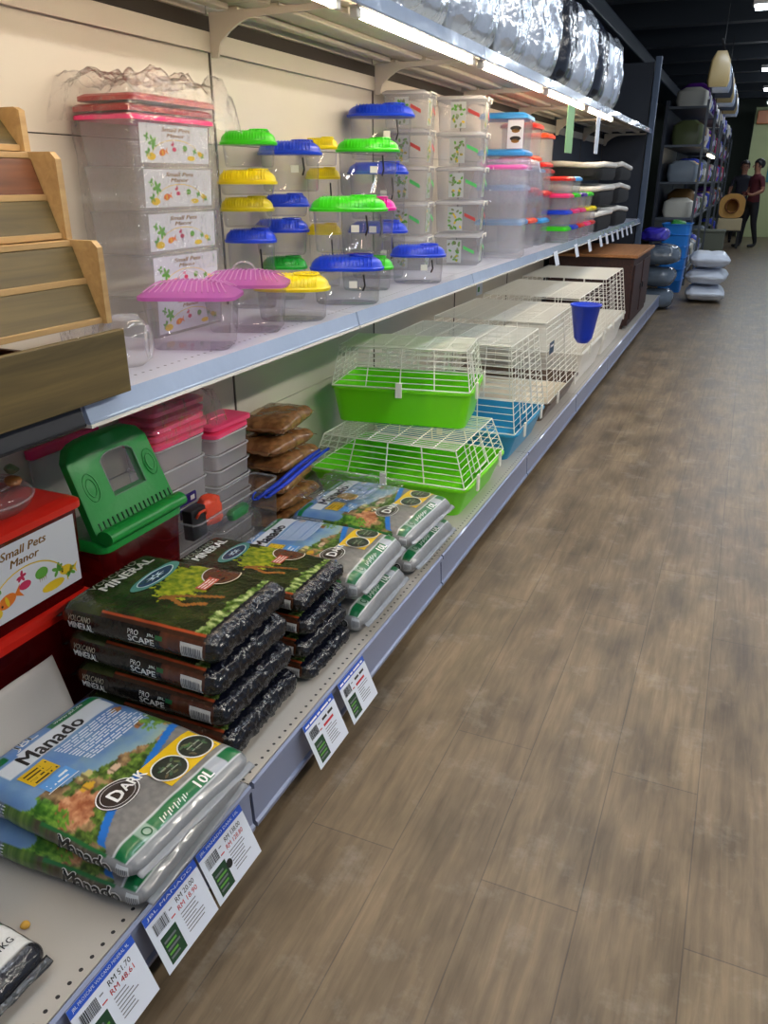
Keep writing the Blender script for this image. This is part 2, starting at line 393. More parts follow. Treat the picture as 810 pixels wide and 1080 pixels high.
# ------------------------------------------------------------------ shelving
M_strip = mat('ticket_strip', rgb(166, 182, 208), 0.16, coat=0.8, var=0.10, vscale=7, bump=0.35, bscale=9)
M_strip2 = mat('base_strip', rgb(128, 138, 168), 0.3, coat=0.2, var=0.06, vscale=5)
def deck_mat(nm, cl):
    m = mat(nm, cl, 0.38, var=0.06, vscale=4)
    nt = m.node_tree; N = nt.nodes.new; L = nt.links.new; b = nt.nodes['Principled BSDF']
    src = b.inputs['Base Color'].links[0].from_socket
    tc = N('ShaderNodeTexCoord'); sp = N('ShaderNodeSeparateXYZ'); L(tc.outputs['Object'], sp.inputs[0])
    def math_(op, a, bb=None):
        n = N('ShaderNodeMath'); n.operation = op
        if isinstance(a, (int, float)): n.inputs[0].default_value = a
        else: L(a, n.inputs[0])
        if bb is not None:
            if isinstance(bb, (int, float)): n.inputs[1].default_value = bb
            else: L(bb, n.inputs[1])
        return n.outputs[0]
    yy = math_('SUBTRACT', math_('FRACT', math_('MULTIPLY', sp.outputs['Y'], 40.0)), 0.5)
    yy = math_('MULTIPLY', yy, 0.025)
    d = None
    for hx in (-0.798, -1.15):
        dx = math_('SUBTRACT', sp.outputs['X'], hx)
        q = math_('SQRT', math_('ADD', math_('MULTIPLY', dx, dx), math_('MULTIPLY', yy, yy)))
        d = q if d is None else math_('MINIMUM', d, q)
    h = math_('LESS_THAN', d, 0.0036)
    mx = N('ShaderNodeMix'); mx.data_type = 'RGBA'; mx.inputs['B'].default_value = (0.01, 0.01, 0.012, 1)
    L(h, mx.inputs['Factor']); L(src, mx.inputs['A']); L(mx.outputs['Result'], b.inputs['Base Color'])
    return m
M_deck = deck_mat('deck_steel', rgb(182, 176, 168)); M_deck2 = deck_mat('wall_shelf_steel', rgb(182, 184, 198))
BASE_L = ['cream base shelf bay under the nearest soil bags and price tags', 'cream base shelf bay carrying the stacked dark soil bags', 'cream base shelf bay under the lime green cages',
          'base shelf bay under the blue and brown based cages', 'base shelf bay under the white tray cage with blue cup', 'base shelf bay under the farthest white wire cage',
          'base shelf bay under the dark brown wooden hutch', 'last base shelf bay next to the grey end post']
for k in range(NB):
    ya, yb = Y0 + k * BAY + 0.0015, Y0 + (k + 1) * BAY - 0.0015
    t = thing('base_shelf', BASE_L[k], 'shelf', (0, 0, 0), 0, 'base shelf bays')
    bm = bmesh.new(); box(bm, WX + 0.006, BX - 0.012, ya, yb, BZ - 0.02, BZ); obj('deck', bm, M_deck, t)
    bm = bmesh.new()
    loft(bm, [[(x, y, z) for (x, z) in ((BX - 0.011, BZ - 0.001), (BX - 0.006, BZ + 0.004), (BX, BZ), (BX, BZ - 0.012), (BX - 0.008, BZ - 0.016), (BX - 0.004, BZ - 0.1), (BX + 0.002, BZ - 0.105), (BX + 0.001, BZ - 0.115), (BX - 0.012, BZ - 0.118))] for y in (ya + 0.0035, yb - 0.0035)])
    obj('front_strip', bm, M_strip2, t)
    bm = bmesh.new(); box(bm, -0.875, -0.865, ya, yb, 0.0, BZ - 0.021); obj('kick_plate', bm, mat('kick_grey', rgb(70, 74, 84), 0.5), t)
SH_L = ['steel wall shelf under the stepped wooden crates, with a dark front edge', 'steel wall shelf under the nested pet bins and purple lidded tanks', 'steel wall shelf under the domed plastic tanks',
        'steel wall shelf under the white handled clear boxes', 'steel wall shelf under the sky blue lidded boxes', 'steel wall shelf under the small coloured boxes', 'steel wall shelf under the black pet beds with white pads', 'last steel wall shelf before the end post']
for k in range(NB):
    ya, yb = Y0 + k * BAY + 0.0015, Y0 + (k + 1) * BAY - 0.0015
    t = thing('wall_shelf', SH_L[k], 'shelf', (0, 0, 0), 0, 'wall shelf bays')
    bm = bmesh.new(); box(bm, WX + 0.006, UX - 0.0125, ya, yb, UZ - 0.02, UZ); box(bm, UX - 0.03, UX - 0.0125, ya, yb, UZ - 0.035, UZ - 0.02); obj('deck', bm, M_deck2, t)
    bm = bmesh.new()
    loft(bm, [[(x, y, z) for (x, z) in ((UX - 0.012, UZ + 0.001), (UX - 0.008, UZ + 0.003), (UX + 0.002, UZ - 0.034), (UX + 0.004, UZ - 0.036), (UX + 0.003, UZ - 0.04), (UX - 0.012, UZ - 0.04))] for y in (ya + 0.004, yb - 0.004)])
    obj('front_strip', bm, M_strip if k else mat('dark_edge', rgb(26, 28, 36), 0.4), t)
    if k:
        bm = bmesh.new()
        loft(bm, [[(x, y, z) for (x, z) in ((UX - 0.012, UZ - 0.0405), (UX + 0.005, UZ - 0.0405), (UX + 0.005, UZ - 0.047), (UX - 0.012, UZ - 0.047))] for y in (ya + 0.004, yb - 0.004)])
        obj('lower_lip', bm, P_white, t)
    for yb_ in (ya + 0.012, yb - 0.016):
        bm = bmesh.new(); loft(bm, [[(x, y, z) for (x, z) in ((WX + 0.006, UZ - 0.0205), (UX - 0.05, UZ - 0.0205), (UX - 0.05, UZ - 0.035), (WX + 0.03, UZ - 0.10), (WX + 0.006, UZ - 0.12))] for y in (yb_, yb_ + 0.004)]); obj('bracket', bm, M_steel, t)
# canopy shelf with curved bracket arms, ribs and a rail of light tubes
CAN_L = ['canopy shelf bay above the stepped wooden crates', 'canopy shelf bay above the pet bins', 'canopy shelf bay above the domed tanks with lit tubes', 'canopy shelf bay above the white handled boxes', 'canopy shelf bay above the sky blue lidded boxes', 'canopy shelf bay above the small coloured boxes', 'canopy shelf bay above the black pet beds', 'last canopy shelf bay beside the end post']
M_tube = emit('warm_tube_glow', (1.0, 0.81, 0.58), 52.0)
TUBE_L = ['lit tube under the canopy above the wooden crates', 'lit tube under the canopy above the pet bins', 'lit tube under the canopy above the domed tanks', 'lit tube under the canopy above the white handled boxes', 'lit tube under the canopy above the sky blue lids', 'lit tube under the canopy above the small coloured boxes']
for k in range(NB):
    ya, yb = Y0 + k * BAY + 0.0015, Y0 + (k + 1) * BAY - 0.0015
    t = thing('canopy_shelf', CAN_L[k], 'shelf', (0, 0, 0), 0, 'canopy shelf bays')
    bm = bmesh.new(); box(bm, WX + 0.02, UX - 0.005, ya, yb, CZ + 0.02, CZ + 0.036); obj('deck', bm, M_steel, t)
    for x in (-1.5, -1.36, -1.22):
        bm = bmesh.new(); bbox(bm, x, x + 0.035, ya + 0.02, yb - 0.02, CZ + 0.002, CZ + 0.019, 0.004); obj('rib', bm, M_steel, t)
    bm = bmesh.new()
    loft(bm, [[(x, y, z) for (x, z) in ((UX - 0.004, CZ + 0.04), (UX + 0.004, CZ + 0.04), (UX + 0.008, CZ - 0.002), (UX + 0.004, CZ - 0.006), (UX - 0.004, CZ - 0.004))] for y in (ya + 0.002, yb - 0.002)])
    obj('front_strip', bm, M_strip, t)
    # curved arm at the far end of the bay
    bm = bmesh.new(); y = yb - 0.012
    pr = []
    x0, x1 = WX + 0.018, UX - 0.06
    for i in range(13):
        s = i / 12; x = x0 + (x1 - x0) * s
        zl = 1.685 + (CZ - 0.018 - 1.685) * (1 - (1 - min(1, s / 0.42)) ** 2.2) if s < 0.42 else CZ - 0.018 + 0.006 * (s - 0.42)
        pr.append((x + (0.022 if i == 0 else 0), zl))
    pr = [(x0, 1.685), (x0 + 0.022, 1.685)] + pr[1:] + [(x1 + 0.015, CZ - 0.008)]
    loft(bm, [[(x, y, CZ + 0.001), (x, y + 0.009, CZ + 0.001), (x, y + 0.009, z), (x, y, z)] for x, z in pr])
    obj('bracket', bm, M_steel, t)
    if k < 6:
        t = thing('light_tube', TUBE_L[k], 'lamp', (UX - 0.028, (ya + yb) / 2, CZ - 0.004), 0, 'lit tubes under the canopy')
        h = BAY / 2 - 0.05
        bm = bmesh.new(); bbox(bm, -0.014, 0.014, -h, h, 0.0, 0.0055, 0.002); obj('batten', bm, P_white, t)
        bm = bmesh.new(); rows = [[(0.010 * math.cos(a), yy, -0.014 + 0.010 * math.sin(a)) for a in [2 * PI * i / 12 for i in range(12)]] for yy in (-h + 0.03, h - 0.03)]; loft(bm, rows); obj('tube', bm, M_tube, t)
        bm = bmesh.new(); loft(bm, [[(x, yy, z) for x, z in ((-0.0215, 0.002), (-0.0195, 0.002), (-0.0165, -0.0165), (-0.0185, -0.0165))] for yy in (-h + 0.002, h - 0.002)]); obj('reflector', bm, P_white, t)
        for s in (-1, 1):
            bm = bmesh.new(); bbox(bm, -0.012, 0.012, s * (h - 0.015) - 0.0145, s * (h - 0.015) + 0.0145, -0.026, -0.0005, 0.003); obj('end_cap', bm, P_white, t)
# ceiling battens along the aisle; unseen outer row added to brighten shelves and cages
M_bat = emit('cool_tube_glow', (0.82, 0.90, 1.0), 34.0); M_bat2 = emit('neutral_tube_glow', (1.0, 0.95, 0.86), 95.0)
BAT = [(1.5, 0.7), (1.5, 2.8), (1.6, 5.0), (1.3, 6.8), (1.3, 8.4), (-0.45, -0.6), (-0.45, 1.5), (-0.45, 3.8), (-0.45, 6.0), (0.35, 9.9), (0.6, 12.6), (0.45, 15.2), (0.5, 18.4), (0.6, 21.5)]
BAT_L = ['ceiling batten light of the outer row, level with the nearest soil bags', 'ceiling batten light of the outer row, level with the lime cages', 'ceiling batten light of the outer row, level with the white cages', 'ceiling batten light of the outer row, level with the far white cage', 'ceiling batten light of the outer row, level with the dark hutch', 'ceiling batten light over the camera end of the aisle', 'ceiling batten light above the soil bags', 'ceiling batten light above the lime cages', 'ceiling batten light above the white cages', 'nearest bright batten seen under the dark ceiling at the top corner', 'second bright batten along the dark ceiling', 'third bright batten along the dark ceiling', 'fourth batten above the cat house', 'farthest batten by the far wall']
for (x, y), lb in zip(BAT, BAT_L):
    far = y > 8
    outer = 1.4 < x < 1.65  # low, strong part of the added row, lifts the dim lower back shelf
    zl = 2.5 if outer else 2.95
    t = thing('ceiling_light', lb, 'lamp', (x, y, zl), 0, 'ceiling battens')
    lx, ly = (0.62, 0.07) if far else (0.05, 0.62)
    bm = bmesh.new(); bbox(bm, -lx - 0.02, lx + 0.02, -ly - 0.02, ly + 0.02, 0.0, 0.05, 0.008)
    obj('housing', bm, P_white, t)
    bm = bmesh.new(); bbox(bm, -lx, lx, -ly, ly, -0.03, -0.001, 0.008); obj('diffuser', bm, M_bat2 if outer else M_bat, t)
    for s in (-1, 1):
        bm = bmesh.new()
        hx, hy = (s * lx * 0.7, 0) if far else (0, s * ly * 0.7)
        tube(bm, [(hx, hy, 0.051), (hx, hy, (3.165 - zl) if not (0.85 < x + hx < 1.35 and y > 6.9) else 0.03 + 0.02)], 0.006, 6); obj('hanger_rod', bm, P_black, t)
w = bpy.data.worlds.new('room_air'); sc.world = w; w.use_nodes = True
w.node_tree.nodes['Background'].inputs['Color'].default_value = (0.62, 0.74, 0.95, 1); w.node_tree.nodes['Background'].inputs['Strength'].default_value = 0.32
# ------------------------------------------------------------------ soil bags
def nz_(p, s, seed): return noise.noise(Vector((p[0] * s + seed * 3.7, p[1] * s - seed * 1.3, p[2] * s + seed)))
class Bag:
    """a filled film bag lying flat: printed face up (+z), print reads along x, its head towards +y"""
    def __init__(s, W, H, T, seed, r=None, amp=0.004, freq=14, pinch=0.35, end_amp=0.0, skew=0.0):
        s.W, s.H, s.T, s.seed, s.amp, s.freq, s.pinch, s.end_amp, s.skew = W, H, T, seed, amp, freq, pinch, end_amp, skew
        s.r = r or T * 0.48
    def M(s, x, y, z, off=0.0):
        hx, hy, hz = s.W / 2, s.H / 2, s.T / 2; r = s.r
        q = Vector((max(-hx + r, min(hx - r, x)), max(-hy + r, min(hy - r, y)), max(-hz + r, min(hz - r, z))))
        d = Vector((x, y, z)) - q
        n = d.normalized() if d.length > 1e-7 else Vector((0, 0, 1 if z >= 0 else -1))
        p = q + n * (r + off)
        k = 1 - s.pinch * abs(y / hy) ** 3.2 - 0.5 * s.pinch * abs(x / hx) ** 6
        p.z *= k
        a = s.amp * nz_(p, s.freq, s.seed) + 0.5 * s.amp * nz_(p, s.freq * 2.6, s.seed + 5)
        if z < -hz * 0.9: a *= 0.3
        p += n * a
        if s.end_amp and y < -hy + 0.05:
            w = min(1, (-hy + 0.05 - y) / 0.05)
            p += n * (s.end_amp * w * (1.7 * abs(nz_((p.x, p.y * 0.4, p.z), 70, s.seed + 2)) + 1.0 * abs(nz_(p, 130, s.seed + 9)) - 0.5))
        p.x += s.skew * y
        return p
    def build(s, paint, step=0.0038):
        bm = bmesh.new(); lay = bm.verts.layers.float_color.new('print')
        hx, hy, hz = s.W / 2, s.H / 2, s.T / 2
        nx, ny, n3 = max(4, int(s.W / step)), max(4, int(s.H / step)), max(4, int(s.T / 0.006))
        tab = {}
        def vert(i, j, k):
            key = (i, j, k)
            if key not in tab:
                x, y, z = -hx + s.W * i / nx, -hy + s.H * j / ny, -hz + s.T * k / n3
                vv = bm.verts.new(s.M(x, y, z))
                face = 'top' if k == n3 else 'bottom' if k == 0 else 'side' if i in (0, nx) else 'end'
                vv[lay] = (*lin([max(0, min(1, c / 255)) for c in paint(face, i / nx, j / ny, k / n3)]), 1)
                tab[key] = vv
            return tab[key]
        def grid(na, nb, f):
            for a in range(na):
                for b in range(nb): bm.faces.new((f(a, b), f(a + 1, b), f(a + 1, b + 1), f(a, b + 1)))
        grid(nx, ny, lambda a, b: vert(a, b, n3)); grid(nx, ny, lambda a, b: vert(a, ny - b, 0))
        grid(nx, n3, lambda a, b: vert(a, 0, b)); grid(nx, n3, lambda a, b: vert(nx - a, ny, b))
        grid(ny, n3, lambda a, b: vert(0, ny - a, b)); grid(ny, n3, lambda a, b: vert(nx, a, b))
        bmesh.ops.recalc_face_normals(bm, faces=bm.faces)
        s.bm, s.lay = bm, lay
        return bm
    def top(s, u, v): return s.M((u - 0.5) * s.W, (v - 0.5) * s.H, s.T / 2, 0.0012)
    def topm(s, a, b): return s.M(a, b, s.T / 2, 0.0012)         # in metres from the centre
    def side(s, a, b): return s.M(-s.W / 2, s.H / 2 - a, b - s.T / 2, 0.0012)   # a from the head end, b up
    def txt(s, t, u, v, w, h, colr, bold=0.02, fn=None, shear=0.0, ang=0.0):
        put_text(s.bm, t, fn or s.topm, (u - 0.5) * s.W if not fn else u, (v - 0.5) * s.H if not fn else v, w, h, bold, 0, shear, s.lay, lin([c / 255 for c in colr]), ang)
    def quad(s, u0, v0, u1, v1, colr, n=6, m=3, fn=None):
        quadprint(s.bm, u0, v0, u1, v1, fn or s.top, n, m, 0, s.lay, lin([c / 255 for c in colr]))
    def flap(s, end, length=0.016, colr=(120, 124, 130)):
        """crimped sealed edge"""
        bm = bmesh.new(); lay = bm.verts.layers.float_color.new('print')
        hy = s.H / 2 * end; n = 36; rows = []
        for side in (1, -1):
            row = []
            for q in range(4):
                row.append([bm.verts.new((-s.W / 2 * 0.93 + s.W * 0.93 * i / n + s.skew * hy, hy - end * 0.003 + end * length * q / 3, side * 0.0012 + 0.006 * nz_((i * 0.1, q * 0.2, 0), 2.0, s.seed + end * 4) * (q / 3) - 0.002 * q)) for i in range(n + 1)])
            rows.append(row)
        for rw, fl in zip(rows, (0, 1)):
            for a, b in zip(rw, rw[1:]):
                for i in range(n): bm.faces.new((a[i], a[i + 1], b[i + 1], b[i]))
        t, b = rows
        for i in range(n):
            bm.faces.new((t[0][i], t[0][i + 1], b[0][i + 1], b[0][i])); bm.faces.new((t[3][i], t[3][i + 1], b[3][i + 1], b[3][i]))
        for q in range(3):
            for e in (0, n): bm.faces.new((t[q][e], t[q + 1][e], b[q + 1][e], b[q][e]))
        for v_ in bm.verts: v_[lay] = (*lin([c / 255 for c in colr]), 1)
        return bm
def mixc(a, b, t): t = max(0, min(1, t)); return tuple(x + (y - x) * t for x, y in zip(a, b))
def fb(u, v, s, seed, det=3):
    r, a = 0, 1
    for i in range(det):
        r += a * noise.noise(Vector((u * s * 2 ** i + seed, v * s * 2 ** i, seed * 1.7))); a *= 0.5
    return r
def manado_paint(face, u, v, w):
    if face == 'bottom': return (150, 155, 160)
    if face == 'end': return (128, 130, 134)
    n1 = fb(u, v * 1.3, 9, 1); n2 = fb(u, v * 1.3, 26, 3); n3 = fb(u, v, 5, 8)
    if face == 'side':
        if u > 0.5: return (110, 116, 120)
        a = 1 - v    # from the head end
        c = (96, 112, 132)
        if 0.28 < a < 0.58: c = mixc((52, 92, 30), (110, 140, 50), n2 + 0.4)
        if 0.45 < a < 0.82: c = mixc(c if a < 0.55 else (112, 104, 92), (70, 62, 44), 0.6 + n2)
        if a > 0.82: c = (140, 140, 142)
        if a < 0.28: c = mixc(c, (60, 70, 80), 0.4 + n1)
        if w > 0.8 and a > 0.5: c = (30, 110, 54) if a < 0.86 else c
        return c
    # printed front
    c = mixc((92, 132, 190), (120, 156, 192), 0.5 + n3)
    if v < 0.62: c = mixc(c, (150, 172, 158), (0.62 - v) * 4 + 0.4 * n1)
    bnd = 0.60 - 0.30 * max(0, u - 0.12) + 0.05 * n1
    if v < bnd:
        g = 0.5 + n2 * 0.9 + 0.4 * n1
        c = mixc((44, 66, 24), (128, 158, 62), g)
        if n1 + 0.5 * n3 > 0.12: c = mixc((92, 66, 44), (170, 140, 98), g)
        if (u - 0.17) ** 2 / 0.02 + (v - 0.40) ** 2 / 0.006 < 1 + n1: c = mixc((150, 84, 52), (214, 160, 120), g)
        if (u - 0.05) ** 2 / 0.006 + (v - 0.52) ** 2 / 0.02 < 1 + n2: c = mixc((40, 92, 24), (128, 170, 60), g)
    for fx, fy, cc in ((0.30, 0.46, (206, 160, 40)), (0.36, 0.52, (200, 186, 120)), (0.88, 0.74, (168, 112, 52)), (0.84, 0.56, (160, 104, 60)), (0.95, 0.46, (176, 150, 92)), (0.47, 0.44, (206, 176, 150))):
        e = ((u - fx) / 0.045) ** 2 + ((v - fy) / 0.020) ** 2
        if e < 1: c = mixc(cc, (60, 50, 30), 0.6 if abs((u - fx) / 0.045 + 0.3) < 0.14 else 0)
    if (u - 0.95) ** 2 / 0.012 + (v - 0.53) ** 2 / 0.004 < 1 + 2 * n2: c = mixc((50, 90, 30), (120, 160, 60), 0.5 + n2)
    # grey field with its blue swoosh
    sw = 0.17 + 0.05 * math.sin(u * 5.5 - 0.4) + 0.20 * u ** 1.1
    if u > 0.45: sw = max(sw, 0.16 + 0.42 * (u - 0.36) ** 0.5 * 0.75)
    if v < sw + 0.04 and u > 0.03: c = (38, 112, 196)
    if v < sw: c = mixc((116, 114, 112), (134, 131, 128), 0.5 + n2)
    # title band, green web strip
    if 0.785 < v < 0.885 and 0.14 < u < 0.93: c = (226, 228, 230)
    if 0.9 < v < 0.945 and (u > 0.56 or u < 0.26) and u < 0.95: c = (18, 112, 58)
    if 0.885 <= v <= 0.9 and u < 0.95: c = (226, 228, 230) if u > 0.3 else c
    if v > 0.955: c = (60, 104, 172)
    # foot stripe
    if v < 0.118: c = (206, 210, 212)
    if 0.035 < v < 0.108:
        c = (8, 104, 58)
        if 0.17 < u < 0.26: c = (150, 176, 160)
        if 0.72 < u < 0.84: c = (170, 176, 186)
    if v < 0.028: c = (134, 136, 140)
    return c
def make_manado():
    B = Bag(0.335, 0.44, 0.072, 3, amp=0.0035, freq=11, pinch=0.28)
    bm = B.build(manado_paint)
    K, Wt = (14, 14, 16), (240, 240, 238)
    B.txt('Manado', 0.265, 0.79, 0.148, 0.040, K, 0.05)
    B.txt('JBL', 0.32, 0.903, 0.055, 0.025, Wt, 0.03); B.txt('JBL', 0.323, 0.9055, 0.053, 0.0225, K, 0.0)
    B.txt('www.jbl.de', 0.60, 0.912, 0.075, 0.010, Wt, 0.01)
    rnd = random.Random(4); v_ = 0.755
    for i in range(11):
        B.txt('~', 0.42 + 0.005 * i, v_, 0.15 + 0.01 * rnd.random(), 0.0058, (224, 230, 238), 0.01)
        v_ -= 0.0165 if i % 4 != 3 else 0.024
    B.quad(0.16, 0.655, 0.345, 0.765, (232, 186, 30)); B.quad(0.17, 0.565, 0.36, 0.64, (96, 160, 222)); B.quad(0.155, 0.56, 0.365, 0.564, Wt, 6, 1)
    for i in range(4): B.txt('~', 0.18, 0.735 - 0.024 * i, 0.052, 0.007, (60, 40, 10), 0.02)
    B.txt('~', 0.19, 0.605, 0.05, 0.01, Wt, 0.02); B.txt('~', 0.19, 0.58, 0.05, 0.007, Wt, 0.02)
    f = lambda a, b: B.topm(a, b)
    cc = lambda *k: lin([x / 255 for x in k])
    cx, cy = (0.33 - 0.5) * B.W, (0.31 - 0.5) * B.H
    f2 = lambda a, b: B.M(a, b, B.T / 2, 0.0022)
    disc(bm, cx, cy, 0.044, 0.036, f, 28, 0, B.lay, cc(58, 48, 42)); ring(bm, cx, cy, 0.041, 0.033, 0.0022, f2, 30, 0, B.lay, cc(232, 232, 230)); ring(bm, cx, cy, 0.034, 0.027, 0.001, f2, 30, 0, B.lay, cc(232, 232, 230))
    f3 = lambda a, b: B.M(a, b, B.T / 2, 0.0034)
    put_text(bm, 'D', f3, cx - 0.018, cy - 0.018, 0.026, 0.032, 0.06, 0, 0, B.lay, cc(245, 245, 242))
    put_text(bm, 'ARK', f3, cx + 0.010, cy - 0.012, 0.056, 0.024, 0.05, 0, 0, B.lay, cc(245, 245, 242), 0.0)
    B.quad(0.515, 0.145, 0.945, 0.335, (232, 190, 30), 8, 6)
    for ox in (0.615, 0.835):
        x, y = (ox - 0.5) * B.W, (0.225 - 0.5) * B.H
        disc(bm, x, y, 0.036, 0.034, f2, 26, 0, B.lay, cc(48, 52, 44)); [disc(bm, x + rnd.uniform(-0.022, 0.022), y + rnd.uniform(-0.02, 0.02), 0.007, 0.003, lambda a, b: B.M(a, b, B.T / 2, 0.003), 8, 0, B.lay, cc(rnd.randint(60, 110), rnd.randint(80, 116), 70), ang=rnd.random() * 3) for _ in range(14)]; ring(bm, x, y, 0.034, 0.032, 0.003, f3, 28, 0, B.lay, cc(225, 226, 222))
        put_text(bm, '~', f3, x - 0.018, y + 0.004, 0.036, 0.005, 0.02, 0, 0, B.lay, cc(150, 158, 140)); put_text(bm, '~', f3, x - 0.016, y - 0.008, 0.032, 0.004, 0.02, 0, 0, B.lay, cc(150, 158, 140))
    B.txt('10L', 0.60, 0.043, 0.042, 0.023, Wt, 0.04); [add_poly(bm, [(-0.065 + 0.0062 * k, -0.199 + 0.003 * (k % 3)), (-0.0625 + 0.0062 * k, -0.199 + 0.003 * (k % 3)), (-0.0595 + 0.0062 * k, -0.185 - 0.003 * (k % 2)), (-0.062 + 0.0062 * k, -0.185 - 0.003 * (k % 2))], f, 0, B.lay, cc(214, 226, 218)) for k in range(12)]
    x, y = (0.215 - 0.5) * B.W, (0.072 - 0.5) * B.H
    ring(bm, x, y, 0.007, 0.007, 0.003, f2, 20, 0, B.lay, cc(20, 90, 52))
    # gusset lettering
    [B.txt('Manado', 0.264 + dx, 0.0185 + dy, 0.128, 0.040, (236, 236, 234), 0.05, B.side) for dx, dy in ((-0.0017, 0), (0.0017, 0), (0, 0.0017), (0, -0.0017), (0.0012, 0.0012), (-0.0012, -0.0012))]; sd2 = lambda a, b: B.M(-B.W / 2, B.H / 2 - a, b - B.T / 2, 0.0022)
    B.txt('Manado', 0.264, 0.0185, 0.128, 0.040, K, 0.05, sd2)
    for i in range(5):
        B.txt('~', 0.03, 0.058 - 0.0085 * i, 0.10, 0.0048, (214, 220, 224), 0.01, B.side)
    B.quad(0.402, 0.018, 0.430, 0.06, (196, 200, 204), 3, 3, B.side)
    for i in range(7): B.quad(0.404 + 0.0034 * i, 0.024, 0.4055 + 0.0034 * i, 0.05, (90, 92, 96), 1, 2, sd2)
    return B
def volc_paint(face, u, v, w):
    n1 = fb(u, v, 8, 2); n2 = fb(u, v, 24, 6)
    if face == 'bottom': return (26, 34, 24)
    if face == 'end': return (14, 16, 24)
    if face == 'side':
        if u > 0.5: return (24, 30, 20)
        a = 1 - v
        c = (30, 24, 18)
        if a < 0.10: c = (128, 62, 34)
        elif a < 0.36: c = mixc((60, 36, 24), (34, 26, 18), (a - 0.1) * 4)
        elif 0.66 < a < 0.93: c = mixc((96, 50, 32), (120, 62, 40), n2 + 0.5)
        if w < 0.3: c = mixc((22, 52, 26), (40, 84, 42), n1 + 0.3)
        return mixc(c, (20, 18, 14), 0.3 + n1 * 0.5)
    c = mixc((34, 40, 20), (58, 66, 30), 0.5 + n1)
    t = ((u - 0.66) / 0.26) ** 2 + ((v - 0.50) / 0.14) ** 2
    if t < 1.2 + n2: c = mixc((96, 120, 30), (176, 176, 44), 0.5 + n2 * 0.9)
    if abs(u - (0.34 + 0.55 * (0.6 - v) * 0.2 + 0.03 * math.sin(v * 30))) < 0.02 and 0.25 < v < 0.52: c = (150, 96, 46)
    if abs(u - (0.46 - 0.5 * (v - 0.38))) < 0.018 and 0.2 < v < 0.52: c = (140, 92, 46)
    if v < 0.165 - 0.03 * u + 0.03 * n1: c = mixc((58, 84, 26), (196, 206, 140), 0.3 + n2 * 1.1)
    if v > 0.965: c = (36, 62, 34)
    if u < 0.075 and v < 0.72: c = (176, 74, 40) if u > 0.05 else (64, 40, 26)
    if v < 0.088 + 0.01 * n1: c = (10, 13, 26)
    return c
